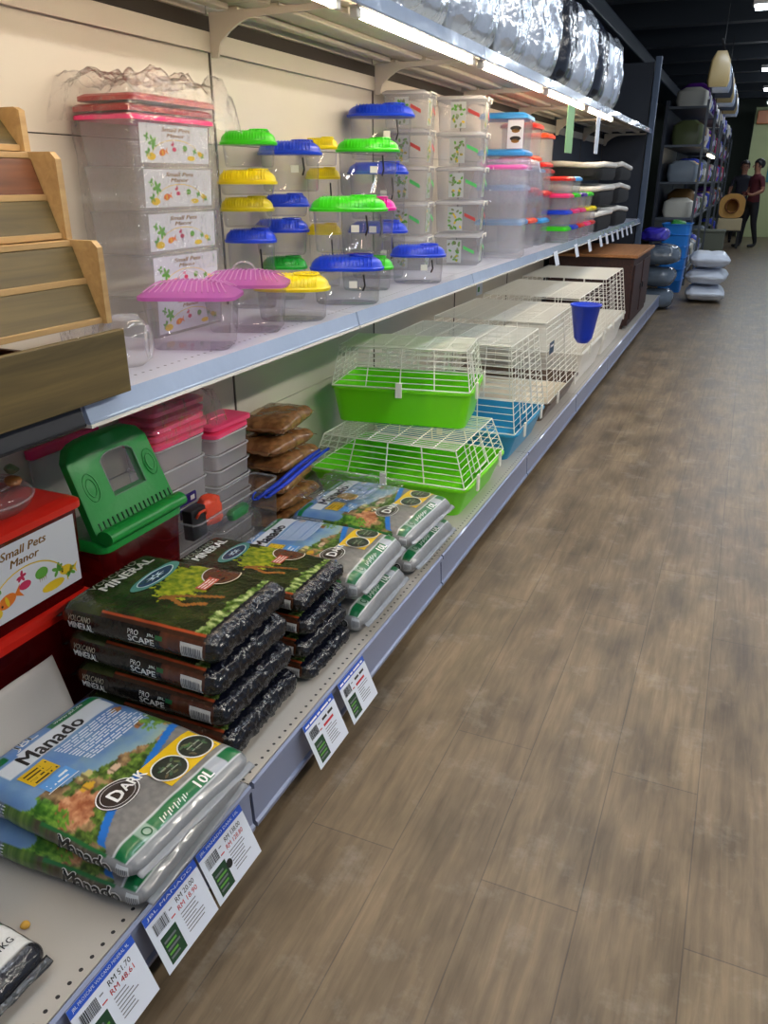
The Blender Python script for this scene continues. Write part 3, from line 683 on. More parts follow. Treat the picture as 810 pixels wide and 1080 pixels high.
def make_volcano():
    B = Bag(0.30, 0.42, 0.074, 11, amp=0.003, freq=12, pinch=0.07, end_amp=0.005)
    bm = B.build(volc_paint)
    Wt = (236, 236, 232); cc = lambda *k: lin([x / 255 for x in k])
    B.txt('VOLCANO', 0.26, 0.895, 0.155, 0.020, (150, 156, 140), 0.03, shear=0.15); B.txt('MINERAL', 0.28, 0.825, 0.175, 0.028, Wt, 0.06, shear=0.1)
    f = lambda a, b: B.M(a, b, B.T / 2, 0.0018); f2 = lambda a, b: B.M(a, b, B.T / 2, 0.0028)
    x, y = (0.62 - 0.5) * B.W, (0.69 - 0.5) * B.H
    disc(bm, x, y, 0.085, 0.026, f, 36, 0, B.lay, cc(86, 140, 128)); disc(bm, x, y, 0.06, 0.018, f2, 30, 0, B.lay, cc(46, 66, 92)); ring(bm, x, y, 0.06, 0.018, 0.003, f2, 34, 0, B.lay, cc(196, 214, 214))
    for k in range(8):
        a_ = PI * k / 4; add_poly(bm, [(x + 0.034 * math.cos(a_), y + 0.011 * math.sin(a_)), (x + 0.010 * math.cos(a_ + 0.5), y + 0.004 * math.sin(a_ + 0.5)), (x + 0.010 * math.cos(a_ - 0.5), y + 0.004 * math.sin(a_ - 0.5))], lambda a, b: B.M(a, b, B.T / 2, 0.0036), 0, B.lay, cc(206, 220, 226))
    x, y = (0.84 - 0.5) * B.W, (0.36 - 0.5) * B.H
    disc(bm, x, y, 0.048, 0.044, f, 30, 0, B.lay, cc(92, 62, 44)); ring(bm, x, y, 0.046, 0.042, 0.003, f2, 32, 0, B.lay, cc(214, 206, 190))
    rnd = random.Random(2)
    for i in range(16): disc(bm, x + rnd.uniform(-0.03, 0.03), y + rnd.uniform(-0.026, 0.026), 0.004, 0.0035, f2, 7, 0, B.lay, cc(60 + rnd.randint(0, 60), 42, 30))
    quadprint(bm, (0.56 - 0.5) * B.W, (0.335 - 0.5) * B.H, (0.76 - 0.5) * B.W, (0.40 - 0.5) * B.H, lambda a, b: B.M(a, b, B.T / 2, 0.0034), 12, 6, 0, B.lay, cc(190, 92, 72))
    for i in range(3): put_text(bm, '~', lambda a, b: B.M(a, b, B.T / 2, 0.0044), (0.575 - 0.5) * B.W, (0.38 - 0.018 * i - 0.5) * B.H, 0.05, 0.005, 0.01, 0, 0, B.lay, cc(236, 220, 210))
    sd2 = lambda a, b: B.M(-B.W / 2, B.H / 2 - a, b - B.T / 2, 0.0022)
    B.txt('VOLCANO', 0.035, 0.042, 0.062, 0.0145, (178, 170, 150), 0.02, B.side, 0.1); B.txt('MINERAL', 0.035, 0.021, 0.068, 0.019, Wt, 0.06, B.side)
    B.txt('PRO', 0.196, 0.044, 0.028, 0.0125, Wt, 0.0, B.side); B.txt('SCAPE', 0.196, 0.026, 0.068, 0.0165, Wt, 0.06, B.side)
    B.txt('~', 0.196, 0.0195, 0.07, 0.0035, (170, 160, 140), 0.0, B.side)
    B.txt('JBL', 0.245, 0.046, 0.02, 0.0085, (200, 210, 200), 0.04, B.side); B.quad(0.267, 0.044, 0.285, 0.055, (34, 96, 50), 2, 1, B.side)
    B.quad(0.33, 0.018, 0.385, 0.056, (206, 206, 204), 4, 3, B.side)
    for i in range(12): B.quad(0.334 + 0.004 * i, 0.024, 0.3355 + 0.004 * i + (i % 3) * 0.0006, 0.047, (120, 120, 124), 1, 2, sd2)
    return B
F_man = printed('printed_soil_film', 0.3, 0.35, 0.35, 20); F_vol = printed('printed_dark_film', 0.2, 0.2, 0.4, 60)
F_volend = mat('black_film', rgb(16, 18, 22), 0.2, bump=0.6, bscale=60, coat=0.6)
BM_ = make_manado(); BV_ = make_volcano()
def bag_thing(B, film, name, label, cat, loc, rz, group, seal, smooth='all', ends=(1, -1)):
    t = thing(name, label, cat, loc, rz, group)
    o = obj('printed_film', B.bm, film, t, smooth='all', fix=False); o.location = (0, 0, B.T / 2)
    for e in ends:
        s = obj('sealed_edge', B.flap(e, 0.014, seal), film, t, smooth='all'); s.location = (0, 0, B.T / 2)
    return t
TOPX = PI / 2     # print reads along the aisle, head towards the wall
G1 = 'pale soil bags with fish and plants'
man = bag_thing(BM_, F_man, 'soil_bag', 'pale blue soil bag underneath the nearest upper one, beside the price tags', 'bag', (-0.985, 0.885, BZ + 0.003), TOPX + R(2), G1, (136, 140, 146))
man.scale = (1, 1, 0.9)
for (x, y, z, r, q, lb) in ((-0.972, 0.898, 0.073, -4, (1, 1, 0.9), 'pale blue soil bag with dark logo oval, on top of the nearest pile of two'),
                            (-1.015, 1.845, 0.003, 1, (1, 1, 1.2), 'pale soil bag at the bottom of the pile touching the dark bags'),
                            (-1.025, 1.845, 0.098, 2, (1, 1, 1.25), 'pale soil bag with two ovals, topping the pile touching the dark bags'),
                            (-1.01, 2.255, 0.003, -1, (1.12, 1, 1.1), 'pale soil bag at the bottom of the pile next to the lime cages'),
                            (-1.02, 2.25, 0.089, -2, (1.12, 1, 1.12), 'pale soil bag with two ovals, topping the pile next to the lime cages')):
    dup(man, lb, (x, y, BZ + z), TOPX + R(r), scale=q)
G2 = 'dark volcano soil bags'
vol = bag_thing(BV_, F_vol, 'dark_soil_bag', 'dark brown soil bag, bottom of the nearest dark stack', 'bag', (-1.045, 1.258, BZ + 0.003), TOPX + R(1), G2, (22, 26, 24), ends=(1,))
vol.scale = (1, 1, 0.99)
for (x, y, z, r, q, lb) in ((-1.055, 1.255, 0.083, 0, (1, 1, 0.99), 'dark brown soil bag, second up in the nearest dark stack'), (-1.062, 1.252, 0.163, -1, (1, 1, 0.99), 'dark brown soil bag, third up in the nearest dark stack'),
                         (-1.060, 1.25, 0.243, 1, (1, 1, 1), 'dark brown soil bag with tree picture, on top of the nearest dark stack'),
                         (-1.03, 1.552, 0.003, 0, (0.78, 1, 0.76), 'dark soil bag, bottom of the stack wedged between dark and pale bags'), (-1.04, 1.552, 0.067, -1, (0.78, 1, 0.76), 'dark soil bag, second up in the stack wedged between dark and pale bags'),
                         (-1.035, 1.551, 0.131, 1, (0.78, 1, 0.76), 'dark soil bag, third up in the stack wedged between dark and pale bags'), (-1.045, 1.552, 0.195, 0, (0.78, 1, 0.76), 'dark soil bag on top of the stack wedged between dark and pale bags')):
    dup(vol, lb, (x, y, BZ + z), TOPX + R(r), scale=q)
# brown substrate bags piled against the wall
def brown_paint(face, u, v, w):
    n = fb(u, v, 12, 5)
    if face == 'top' and 0.12 < u < 0.24 and 0.2 < v < 0.5: return (206, 176, 136)
    return mixc((158, 110, 66), (122, 80, 46), 0.5 + n)
B = Bag(0.185, 0.27, 0.066, 21, amp=0.006, freq=15, pinch=0.42); B.build(brown_paint, 0.006)
F_br = printed('brown_film', 0.25, 0.4, 0.4, 30)
br = bag_thing(B, F_br, 'brown_sand_bag', 'brown sand bag at the bottom of the pile by the wall', 'bag', (-1.435, 2.33, BZ + 0.003), R(4), 'brown sand bags', (140, 100, 66))
br.scale = (1, 1, 0.95)
NT = ['second', 'third', 'fourth', 'fifth', 'topmost']
for i, (x, y, r) in enumerate(((-1.43, 2.335, -5), (-1.435, 2.32, 7), (-1.43, 2.345, -3), (-1.435, 2.31, -7), (-1.44, 2.345, 5))):
    dup(br, f'brown sand bag, {NT[i]} from the bottom in the pile by the wall' if i < 4 else 'brown sand bag on the very top of the pile by the wall', (x, y, BZ + 0.003 + 0.0705 * (i + 1)), R(r), scale=(1, 1, 0.95))
# small bag at the very edge of the shelf
def small_paint(face, u, v, w):
    n = fb(u, v, 10, 9)
    if face in ('end', 'bottom'): return (26, 28, 34)
    if face == 'side': return (34, 34, 38)
    c = (222, 222, 220)
    if v > 0.42 + 0.15 * n: c = mixc((46, 96, 30), (130, 176, 70), 0.5 + n)
    if v > 0.8: c = (40, 46, 40)
    if v < 0.12: c = (40, 40, 46)
    return c
B = Bag(0.16, 0.24, 0.06, 31, amp=0.004, freq=14, pinch=0.25); B.build(small_paint, 0.005)
B.txt('1KG', 0.70, 0.2, 0.026, 0.013, (60, 60, 64), 0.03)
bag_thing(B, F_vol, 'small_gravel_bag', 'small black bag with a white and green label lying alone by the perforated shelf edge', 'bag', (-0.965, 0.525, BZ + 0.003), TOPX + R(-3), None, (40, 42, 46))
# crumb of foam on the deck, white sheet of card
bm = bmesh.new(); bmesh.ops.create_icosphere(bm, subdivisions=2, radius=0.009)
for v_ in bm.verts: v_.co *= 1 + 0.35 * nz_(v_.co, 90, 3); v_.co.z *= 0.6
tag(obj('foam_crumb', bm, mat('yellow_foam', rgb(214, 166, 70), 0.8), loc=(-0.94, 0.635, BZ + 0.006), smooth='all'), 'tiny yellow foam crumb on the cream deck beside the small black bag', 'crumb')
bm = bmesh.new()
n = 12
g = [[bm.verts.new((-1.226 - 0.054 * (j / n) ** 1.2 + 0.003 * math.sin(i * 0.7), 0.79 + 0.285 * i / n, BZ + 0.003 + 0.178 * j / n + 0.012 * (i / n) * (j / n))) for j in range(n + 1)] for i in range(n + 1)]
for i in range(n):
    for j in range(n): bm.faces.new((g[i][j], g[i][j + 1], g[i + 1][j + 1], g[i + 1][j]))
o = obj('card_sheet', bm, mat('off_white_card', rgb(206, 200, 194), 0.6), smooth='all'); o.modifiers.new('thick', 'SOLIDIFY').thickness = 0.0015
tag(o, 'loose off white sheet of card leaning on the lower red lidded tub', 'card')
# price tags
def price_tag(name_label, y, prices, head, pic):
    t = thing('price_tag', name_label, 'price tag', (BX + 0.006, y, BZ + 0.006), 0, 'hanging shelf price tags')
    W, H = 0.147, 0.117; tilt = R(23)
    def P(a, b, o=0.0): return (math.sin(tilt) * (H - b) + o * math.cos(tilt), a, -math.cos(tilt) * (H - b) + o * math.sin(tilt))
    bm = bmesh.new(); loft(bm, [[P(a, b, o) for a, b in ((0, 0), (W, 0), (W, H), (0, H))] for o in (-0.0006, 0.0)]); obj('card', bm, M_card, t)
    bm = bmesh.new(); bbox(bm, -0.0115, -0.0008, W / 2 - 0.02, W / 2 + 0.02, -0.040, -0.028, 0.001); obj('clip', bm, P_white, t)
    bm = bmesh.new(); fn = lambda a, b: P(a, b, 0.0005); f2 = lambda a, b: P(a, b, 0.0009)
    quadprint(bm, 0, H - 0.016, W, H, fn, mi=3)
    put_text(bm, head, f2, 0.008, H - 0.012, W - 0.02, 0.0075, 0.01, 0)
    if not prices: prices = ('~', '~')
    else: prices = ['RM ' + p for p in prices]
    put_text(bm, prices[0], fn, 0.075, H - 0.033, 0.052, 0.0100, 0.015, 1)
    put_text(bm, prices[1], fn, 0.072, H - 0.048, 0.055, 0.0100, 0.015, 2)
    put_text(bm, '~', fn, 0.054, H - 0.031, 0.014, 0.004, 0, 4); put_text(bm, '~', fn, 0.052, H - 0.046, 0.014, 0.004, 0, 2)
    rnd = random.Random(len(head))
    for i in range(7): quadprint(bm, 0.072, H - 0.0565 - i * 0.0065, 0.072 + rnd.uniform(0.028, 0.055), H - 0.0545 - i * 0.0065, fn, mi=4)
    x = 0.012
    while x < 0.048:
        w_ = rnd.choice((0.0007, 0.0012, 0.002)); quadprint(bm, x, H - 0.046, x + w_, H - 0.024, fn, mi=1); x += w_ + rnd.choice((0.0008, 0.0014))
    quadprint(bm, 0.014, 0.008, 0.056, 0.062, fn, mi=5)
    for i in range(5): quadprint(bm, 0.018, 0.016 + 0.008 * i, 0.018 + rnd.uniform(0.02, 0.034), 0.020 + 0.008 * i, f2, mi=6 if i % 2 else 4)
    if pic: disc(bm, 0.062, 0.046, 0.009, 0.009, f2, 16, 1)
    obj('printing', bm, [M_ink_white, M_ink_black, M_ink_red, M_ink_blue, M_ink_grey, M_ink_green, M_ink_lgreen], t, fix=False)
    return t
for y, pr_, hd, pic, lb in ((0.545, ('51.70', '48.61'), 'JBL PROSCAPE VOLCANO MINERAL 9L', 0, 'price tag reading RM 51.70 below the small black bag'), (0.719, ('20.00', '18.90'), 'JBL MANADO', 0, 'price tag reading RM 20.00 below the corner of the nearest soil bags'),
                            (0.872, ('138.00', '128.80'), 'JBL MANADO DARK 10L', 1, 'price tag reading RM 138.00 below the nearest soil bags'), (1.282, None, '~', 0, 'price tag hanging below the nearest dark soil stack'),
                            (1.462, None, '~~', 0, 'price tag hanging below the dark bags wedged against the pale ones')):
    price_tag(lb, y, pr_, hd, pic)
# ------------------------------------------------------------------ round lidded plastic tanks on the wall shelf
M_tint = clear('smoky_clear', tint=(0.93, 0.93, 0.94), haze=0.06, hazecol=(0.6, 0.6, 0.62), rough=0.05, gl=1.3)
M_sticker = mat('sticker_paper', rgb(222, 222, 214), 0.5)
def tank(label, x, y, z, w, hb, pm, rz=R(22), d=None, group='domed plastic tanks', hatch=True):
    d = d or w * 0.68
    t = thing('plastic_tank', label, 'tank', (x, y, z + 0.0008), rz, group)
    bm = bmesh.new()
    loft(bm, [sellipse(w * 0.6, d * 0.6, 2.6, 0.003), sellipse(w * 0.84, d * 0.84, 2.7, 0.0), sellipse(w * 0.90, d * 0.89, 2.7, 0.007), sellipse(w * 0.95, d * 0.94, 2.7, hb)], True, False)
    obj('body', bm, M_tint, t, smooth=True)
    lh = 0.026 + 0.06 * w + 0.004
    bm = bmesh.new()
    loft(bm, [sellipse(w * 0.96, d * 0.95, 2.6, hb + 0.0006), sellipse(w * 1.05, d * 1.06, 2.6, hb + 0.0006), sellipse(w * 1.06, d * 1.07, 2.6, hb + 0.008), sellipse(w * 1.02, d * 1.02, 2.6, hb + 0.010)] +
             [sellipse(w * (0.55 + 0.46 * math.cos(q)), d * (0.42 + 0.58 * math.cos(q)), 2.5, hb + 0.012 + (lh - 0.012) * math.sin(q)) for q in [R(a) for a in (4, 20, 38, 56, 74, 90)]] + [sellipse(w * 0.3, d * 0.2, 2.3, hb + lh * 1.02)])
    lid = obj('lid', bm, pm, t, smooth=True)
    # ventilation ribs over the front and back of the dome
    n = 15
    for s in (-1, 1):
        bm = bmesh.new()
        for i in range(n):
            q = -0.36 + 0.72 * i / (n - 1); px_ = q * w
            k = (1 - (abs(q) / 0.5) ** 3.0) ** (1 / 3.0)
            pts = [(px_, s * d * 0.5 * (0.42 + 0.58 * math.cos(a)) * k, hb + 0.012 + (lh - 0.012) * math.sin(a) * (0.72 + 0.28 * k) + 0.0006) for a in [R(x_) for x_ in (6, 25, 45, 65, 85)]]
            tube(bm, pts, 0.0021, 5)
        obj('vent_ribs', bm, pm, lid)
    if hatch:
        bm = bmesh.new()
        pts = [(w * 0.20 + 0.17 * w * math.cos(a), 0.26 * d * math.sin(a), hb + lh * 1.03 + 0.001) for a in [2 * PI * i / 22 for i in range(22)]]
        tube(bm, pts, 0.0026, 5, closed=True); tube(bm, [(w * 0.1, -0.1 * d, hb + lh * 1.02), (w * 0.14, 0, hb + lh * 1.05), (w * 0.1, 0.1 * d, hb + lh * 1.02)], 0.003, 6)
        obj('hatch_ring', bm, pm, lid, smooth=True)
    if hb > 0.09:
        bm = bmesh.new(); box(bm, w * 0.05, w * 0.05 + 0.026, -d * 0.46 - 0.004, -d * 0.46 - 0.0033, hb * 0.52, hb * 0.52 + 0.022); obj('sticker', bm, M_sticker, t)
        bm = bmesh.new(); tube(bm, [(w * 0.25, -d * 0.485 - 0.004, hb * 0.92), (w * 0.27, -d * 0.49 - 0.006, hb * 0.6), (w * 0.24, -d * 0.48 - 0.004, hb * 0.45)], 0.003, 6); obj('clip', bm, P_black, t)
    return t
Z = UZ
def lidz(w, hb): return hb + (0.026 + 0.06 * w) * 1.2 + 0.003
# (label, x, y, z base, width, body height, lid)
TANKS = [
 ('tank with blue lid at the bottom of the stack beside the nested pet bins', -1.44, 2.25, Z, .155, .20, P_blue),
 ('squat tank with olive yellow lid, above the lowest one beside the nested pet bins', -1.44, 2.24, Z + .247, .16, .046, plas('olive_yellow_plastic', 190, 178, 20)),
 ('squat tank with bright yellow lid just under the light green one beside the pet bins', -1.44, 2.25, Z + .34, .175, .030, P_yel),
 ('tank with light green lid topping the stack beside the nested pet bins', -1.44, 2.27, Z + .4185, .165, .062, P_green),
 ('tank with dark green lid at the bottom behind the front yellow one', -1.45, 2.47, Z, .15, .10, plas('leaf_green_plastic', 30, 168, 50)),
 ('tank with blue lid, second up behind the front yellow one', -1.45, 2.46, Z + .148, .18, .072, P_blue),
 ('squat tank with blue lid, third up next to the light green topped stack', -1.45, 2.50, Z + .269, .15, .030, P_blue),
 ('tank with blue lid topping the stack next to the light green topped one', -1.445, 2.53, Z + .347, .205, .112, P_blue),
 ('tank with yellow lid low in the narrow stack between blue and green topped ones', -1.485, 2.84, Z, .125, .19, P_yel),
 ('tank with yellow lid midway in the narrow stack between blue and green topped ones', -1.485, 2.84, Z + .235, .125, .150, P_yel),
 ('tank with yellow lid atop the narrow stack between blue and green topped ones', -1.485, 2.83, Z + .431, .125, .055, P_yel),
 ('large tank with blue lid standing on the shelf edge, bottom of the front stack', -1.205, 2.46, Z, .235, .108, P_blue),
 ('large tank with bright green lid topping the front stack above the blue lid', -1.21, 2.49, Z + .1605, .245, .128, P_green),
 ('tank with mid green lid low in the stack beside the front blue one', -1.295, 2.81, Z, .195, .075, P_green),
 ('tank with magenta lid in the middle of the stack beside the front green one', -1.295, 2.82, Z + .1255, .205, .155, P_mag),
 ('large tank with bright green lid above the magenta one', -1.295, 2.83, Z + .332, .22, .142, P_green),
 ('tank with blue lid at the bottom behind the magenta one', -1.42, 3.20, Z, .24, .18, P_blue),
 ('tank with blue lid, second up in the tallest stack', -1.42, 3.20, Z + .234, .24, .17, P_blue),
 ('largest tank with blue lid at the top of the tallest stack', -1.415, 3.22, Z + .458, .26, .155, P_blue),
 ('tank with blue lid alone on the shelf edge before the clear boxes', -1.20, 3.10, Z, .215, .10, P_blue),
 ('low tank with yellow lid alone on the shelf edge beside the purple lids', -1.205, 2.09, Z, .215, .085, P_yel),
]
for a in TANKS: tank(*a)
# flat tanks with purple slatted lids
P_lil = clear('lilac_plastic', tint=(0.90, 0.66, 0.88), haze=0.5, hazecol=rgb(226, 132, 214), rough=0.2)
def flat_tank(label, x, y, rz):
    t = thing('flat_tank', label, 'tank', (x, y, Z + 0.0008), rz, 'purple lidded tanks')
    w, d, h = 0.225, 0.15, 0.118
    bm = bmesh.new(); loft(bm, [rrect(w * 0.80, d * 0.8, 0.025, 0.0), rrect(w * 0.86, d * 0.86, 0.03, 0.008), rrect(w * 0.96, d * 0.95, 0.03, h)], True, False); obj('body', bm, M_tint, t, smooth=True)
    bm = bmesh.new(); loft(bm, [rrect(w * 0.97, d * 0.96, 0.03, h + 0.0006), rrect(w * 1.06, d * 1.08, 0.035, h + 0.0006), rrect(w * 1.06, d * 1.08, 0.035, h + 0.009), rrect(w * 0.9, d * 0.85, 0.03, h + 0.020), rrect(w * 0.4, d * 0.3, 0.012, h + 0.040)])
    l = obj('lid', bm, P_lil, t, smooth=True)
    bm = bmesh.new()
    for i in range(15):
        q = -0.44 + 0.88 * i / 14; k = abs(q)
        z0 = h + 0.021 - 0.004 * k
        tube(bm, [(q * w, -d * 0.43, z0), (q * w * 0.8, -d * 0.16, h + 0.0415 - 0.022 * max(0, k - 0.18)), (q * w * 0.8, d * 0.16, h + 0.0415 - 0.022 * max(0, k - 0.18)), (q * w, d * 0.43, z0)], 0.0018, 5)
    obj('slats', bm, clear('purple_rib_plastic', tint=(0.9, 0.7, 0.88), haze=0.6, hazecol=rgb(242, 180, 232), rough=0.12), l)
    bm = bmesh.new(); tube(bm, [(0.03 * math.cos(a), 0.0, h + 0.038 + 0.024 * math.sin(a)) for a in [PI * i / 10 for i in range(11)]], 0.0028, 6); obj('handle', bm, M_frost, t, smooth=True)
    return t
flat_tank('clear tank with purple slatted lid nearest the stepped wooden crates', -1.222, 1.628, R(22))
flat_tank('clear tank with purple slatted lid between the other purple lid and the yellow lid', -1.232, 1.882, R(22))

# ------------------------------------------------------------------ pet bins with a printed label
def pet_label(bm, fn, w, h, busy=True, big=True):
    """white card with lettering, fish and plants, printed as flat shapes; material slots 0.. are the inks"""
    f1 = lambda a, b: fn(a, b, 0.0006); f2 = lambda a, b: fn(a, b, 0.0010); f3 = lambda a, b: fn(a, b, 0.0014)
    quadprint(bm, 0, 0, w, h, f1, mi=0)
    put_text(bm, 'Small Pets', f2, w * 0.30, h * 0.81, w * 0.42, h * 0.12, 0.05, 1, 0.25); put_text(bm, 'Manor', f2, w * 0.37, h * 0.665, w * 0.27, h * 0.11, 0.05, 1, 0.25)
    [add_poly(bm, [(w * 0.5 + w * (0.36 + dr * h / w) * math.cos(aa), h * 0.1 + h * (0.5 + dr) * math.sin(aa)) for dr, aa in ((0, a_), (0.018, a_), (0.018, a_ + PI / 20), (0, a_ + PI / 20))], f2, 2) for a_ in [PI * k / 20 for k in range(20)]]
    rd = random.Random(5)
    for cx, cy, s, mi in ((0.17, 0.52, 0.17, 3), (0.09, 0.66, 0.10, 3), (0.1, 0.25, 0.12, 3), (0.78, 0.32, 0.09, 3), (0.9, 0.2, 0.08, 3), (0.45, 0.5, 0.07, 4)):
        for k in range(5):
            a = 2 * PI * k / 5 + rd.random(); disc(bm, w * cx + s * h * 0.6 * math.cos(a), h * cy + s * h * 0.6 * math.sin(a), s * h * 0.6, s * h * 0.3, f2, 10, mi, ang=a)
    def fish(cx, cy, L, ang, mi):
        ca, sa = math.cos(ang), math.sin(ang)
        disc(bm, cx, cy, L * 0.5, L * 0.30, f2, 18, mi, ang=ang)
        pts = [(-0.4, 0), (-0.85, 0.34), (-0.72, 0), (-0.85, -0.34)]
        add_poly(bm, [(cx + L * (a * ca - b * sa), cy + L * (a * sa + b * ca)) for a, b in pts[:3]], f2, mi); add_poly(bm, [(cx + L * (a * ca - b * sa), cy + L * (a * sa + b * ca)) for a, b in (pts[0], pts[2], pts[3])], f2, mi)
        disc(bm, cx + L * 0.3 * ca - 0.06 * L * sa, cy + L * 0.3 * sa + 0.06 * L * ca, L * 0.06, L * 0.06, f3, 8, 6)
        disc(bm, cx, cy - L * 0.02, L * 0.09, L * 0.26, f3, 10, 2, ang=ang)
    if busy:
        fish(w * 0.30, h * 0.27, h * 0.30, PI + 0.2, 5); fish(w * 0.86, h * 0.26, h * 0.24, PI - 0.2, 2)
        disc(bm, w * 0.63, h * 0.40, h * 0.11, h * 0.08, f2, 16, 3); disc(bm, w * 0.14, h * 0.16, h * 0.2, h * 0.10, f2, 14, 2); disc(bm, w * 0.72, h * 0.14, h * 0.2, h * 0.07, f2, 14, 2)
        for k in range(4): tube_like = [(w * 0.60 + k * h * 0.035, h * 0.35), (w * 0.605 + k * h * 0.035, h * 0.27), (w * 0.61 + k * h * 0.035, h * 0.35)]; add_poly(bm, tube_like, f2, 7)
    disc(bm, w * 0.47, h * 0.36, h * 0.10, h * 0.06, f3, 12, 4)
LAB = [mat('bin_label_card', rgb(206, 209, 216), 0.5), M_ink_brown, M_ink_yel, M_ink_lgreen, mat('berry_ink', rgb(196, 50, 90), 0.5), M_ink_orange, M_ink_black, M_ink_brown]
LABS = LAB
def lidded_tub(name, label, loc, wx, wy, h, lid_m, body_m, rz=0.0, group=None, cat='tub', lidh=0.018, label_face='x', lab=(0.1, 0.12, 0.8, 0.76), taper=0.92, handle=None, nolid=False):
    t = thing(name, label, cat, loc, rz, group)
    bm = bmesh.new()
    hb = h - (0 if nolid else lidh)
    loft(bm, [rrect(wx * taper, wy * taper, 0.014, 0.0006), rrect(wx * 0.985, wy * 0.985, 0.018, hb - 0.006), rrect(wx, wy, 0.02, hb - 0.006), rrect(wx, wy, 0.02, hb - 0.0006)], True, False)
    obj('body', bm, body_m, t, smooth=True)
    if not nolid:
        bm = bmesh.new(); loft(bm, [rrect(wx * 0.97, wy * 0.97, 0.018, hb), rrect(wx + 0.016, wy + 0.016, 0.024, hb), rrect(wx + 0.016, wy + 0.016, 0.024, hb + lidh * 0.55), rrect(wx + 0.004, wy + 0.004, 0.022, hb + lidh * 0.7), rrect(wx * 0.9, wy * 0.9, 0.02, hb + lidh)])
        obj('lid', bm, lid_m, t, smooth=True)
    if lab:
        u0, v0, du, dv = lab
        def fn(a, b, o):
            s = v0 * hb + b; k = taper + (0.985 - taper) * s / hb
            if label_face == 'x': return (wx / 2 * k + 0.0012 + o, -wy / 2 + u0 * wy + a, s)
            return (-wx / 2 + u0 * wx + a, -wy / 2 * k - 0.0012 - o, s)
        bm = bmesh.new(); pet_label(bm, fn, (wy if label_face == 'x' else wx) * du, hb * dv)
        obj('printed_label', bm, LABS, t, fix=False)
    return t
PB = ['lowest clear pet bin in the wrapped stack beside the stepped wooden crates', 'second lowest clear pet bin in the wrapped stack by the wooden crates', 'middle clear pet bin in the wrapped stack by the wooden crates',
      'second from top clear pet bin in the wrapped stack by the wooden crates', 'topmost clear pet bin with pink lid in the wrapped stack by the wooden crates']
zz = Z + 0.0008
for i in range(5):
    hh = 0.1025
    lidded_tub('pet_bin', PB[i], (-1.4475, 1.81, zz), 0.17, 0.33, hh + (0.015 if i == 4 else 0), P_pink, M_frost, 0, 'wrapped clear pet bins', 'bin', 0.016, 'x', (0.08, 0.08, 0.84, 0.86), 0.93, nolid=(i < 4)); zz += hh + 0.001
zz += 0.016
for k, cl in enumerate((plas('deep_red_plastic', 150, 14, 18), plas('brick_red_plastic', 160, 26, 20))):
    bm = bmesh.new(); loft(bm, [rrect(0.165, 0.32, 0.02, 0.0), rrect(0.185, 0.345, 0.024, 0.0), rrect(0.185, 0.345, 0.024, 0.010), rrect(0.165, 0.32, 0.02, 0.016)])
    t = thing('bin_cover', ['loose deep red lid lying on the pink lid of the wrapped pet bins', 'loose brick red lid on top of the deep red one above the pet bins'][k], 'lid', (-1.4475 + 0.004 * k, 1.81 + 0.012 * k, zz), R(2 * k))
    obj('plate', bm, cl, t, smooth=True)
    bm = bmesh.new(); loft(bm, [rrect(0.05, 0.1, 0.01, 0.0162), rrect(0.045, 0.095, 0.01, 0.021)]); obj('grip', bm, cl, t, smooth=True)
    zz += 0.0225
def film_sheet(name, label, cx, cy, z0, sx, sy, drop, seed, amp=0.02, mt=None, free=False):
    """crumpled clear film draped over something: a sheet with a flat middle and falling skirts"""
    bm = bmesh.new(); n = 46
    rows = []
    for i in range(n + 1):
        rw = []
        for j in range(n + 1):
            u, v_ = i / n * 2 - 1, j / n * 2 - 1
            x, y = u * sx / 2, v_ * sy / 2
            e = max(max(abs(u) if u > 0 or free else 0, abs(v_)), 0); z = z0 - drop * max(0, (e - 0.82) / 0.18) ** 1.3
            q = nz_((x, y, 0), 16, seed) + 0.6 * nz_((x, y, 0), 38, seed + 3) + 0.35 * abs(nz_((x, y, 0), 80, seed + 7))
            z += amp * (q + 0.95); k = 1
            rw.append(bm.verts.new((cx + x * k + 0.3 * amp * nz_((x, y, 1), 30, seed), cy + y * k + 0.3 * amp * nz_((x, y, 2), 30, seed), z)))
        rows.append(rw)
    for i in range(n):
        for j in range(n): bm.faces.new((rows[i][j], rows[i + 1][j], rows[i + 1][j + 1], rows[i][j + 1]))
    return tag(obj(name, bm, mt or M_film, smooth='all'), label, 'plastic wrap')
film_sheet('plastic_wrap', 'crumpled clear film bunched over the red lids of the stacked pet bins', -1.43, 1.81, zz + 0.006, 0.25, 0.47, 0.10, 4, 0.026)
bm = bmesh.new(); rows = []
for q in range(26):
    z_ = Z + 0.16 + (0.515 - 0.16) * q / 25
    lp_ = []
    for p in rrect(0.183, 0.348, 0.02, 0, 14):
        n_ = Vector((p[0] / 0.09, p[1] / 0.17, 0)).normalized() if True else 0
        k_ = 0.0045 + 0.004 * nz_((p[0], p[1], z_ * 0.7), 26, 2) + 0.003 * abs(nz_((p[0], p[1], z_), 60, 5))
        lp_.append((-1.4475 + p[0] + n_.x * k_, 1.81 + p[1] + n_.y * k_, z_))
    rows.append(lp_)
n_a = len(rows[0])
loft(bm, rows, False, False)
tag(obj('plastic_wrap', bm, clear('sleeve_film', haze=0.03, hazecol=(0.9, 0.9, 0.95), rough=0.08, gl=1.5, bump=1.0, bscale=30), smooth='all'), 'wrinkled clear film sleeve wrapped round the stacked pet bins', 'plastic wrap')
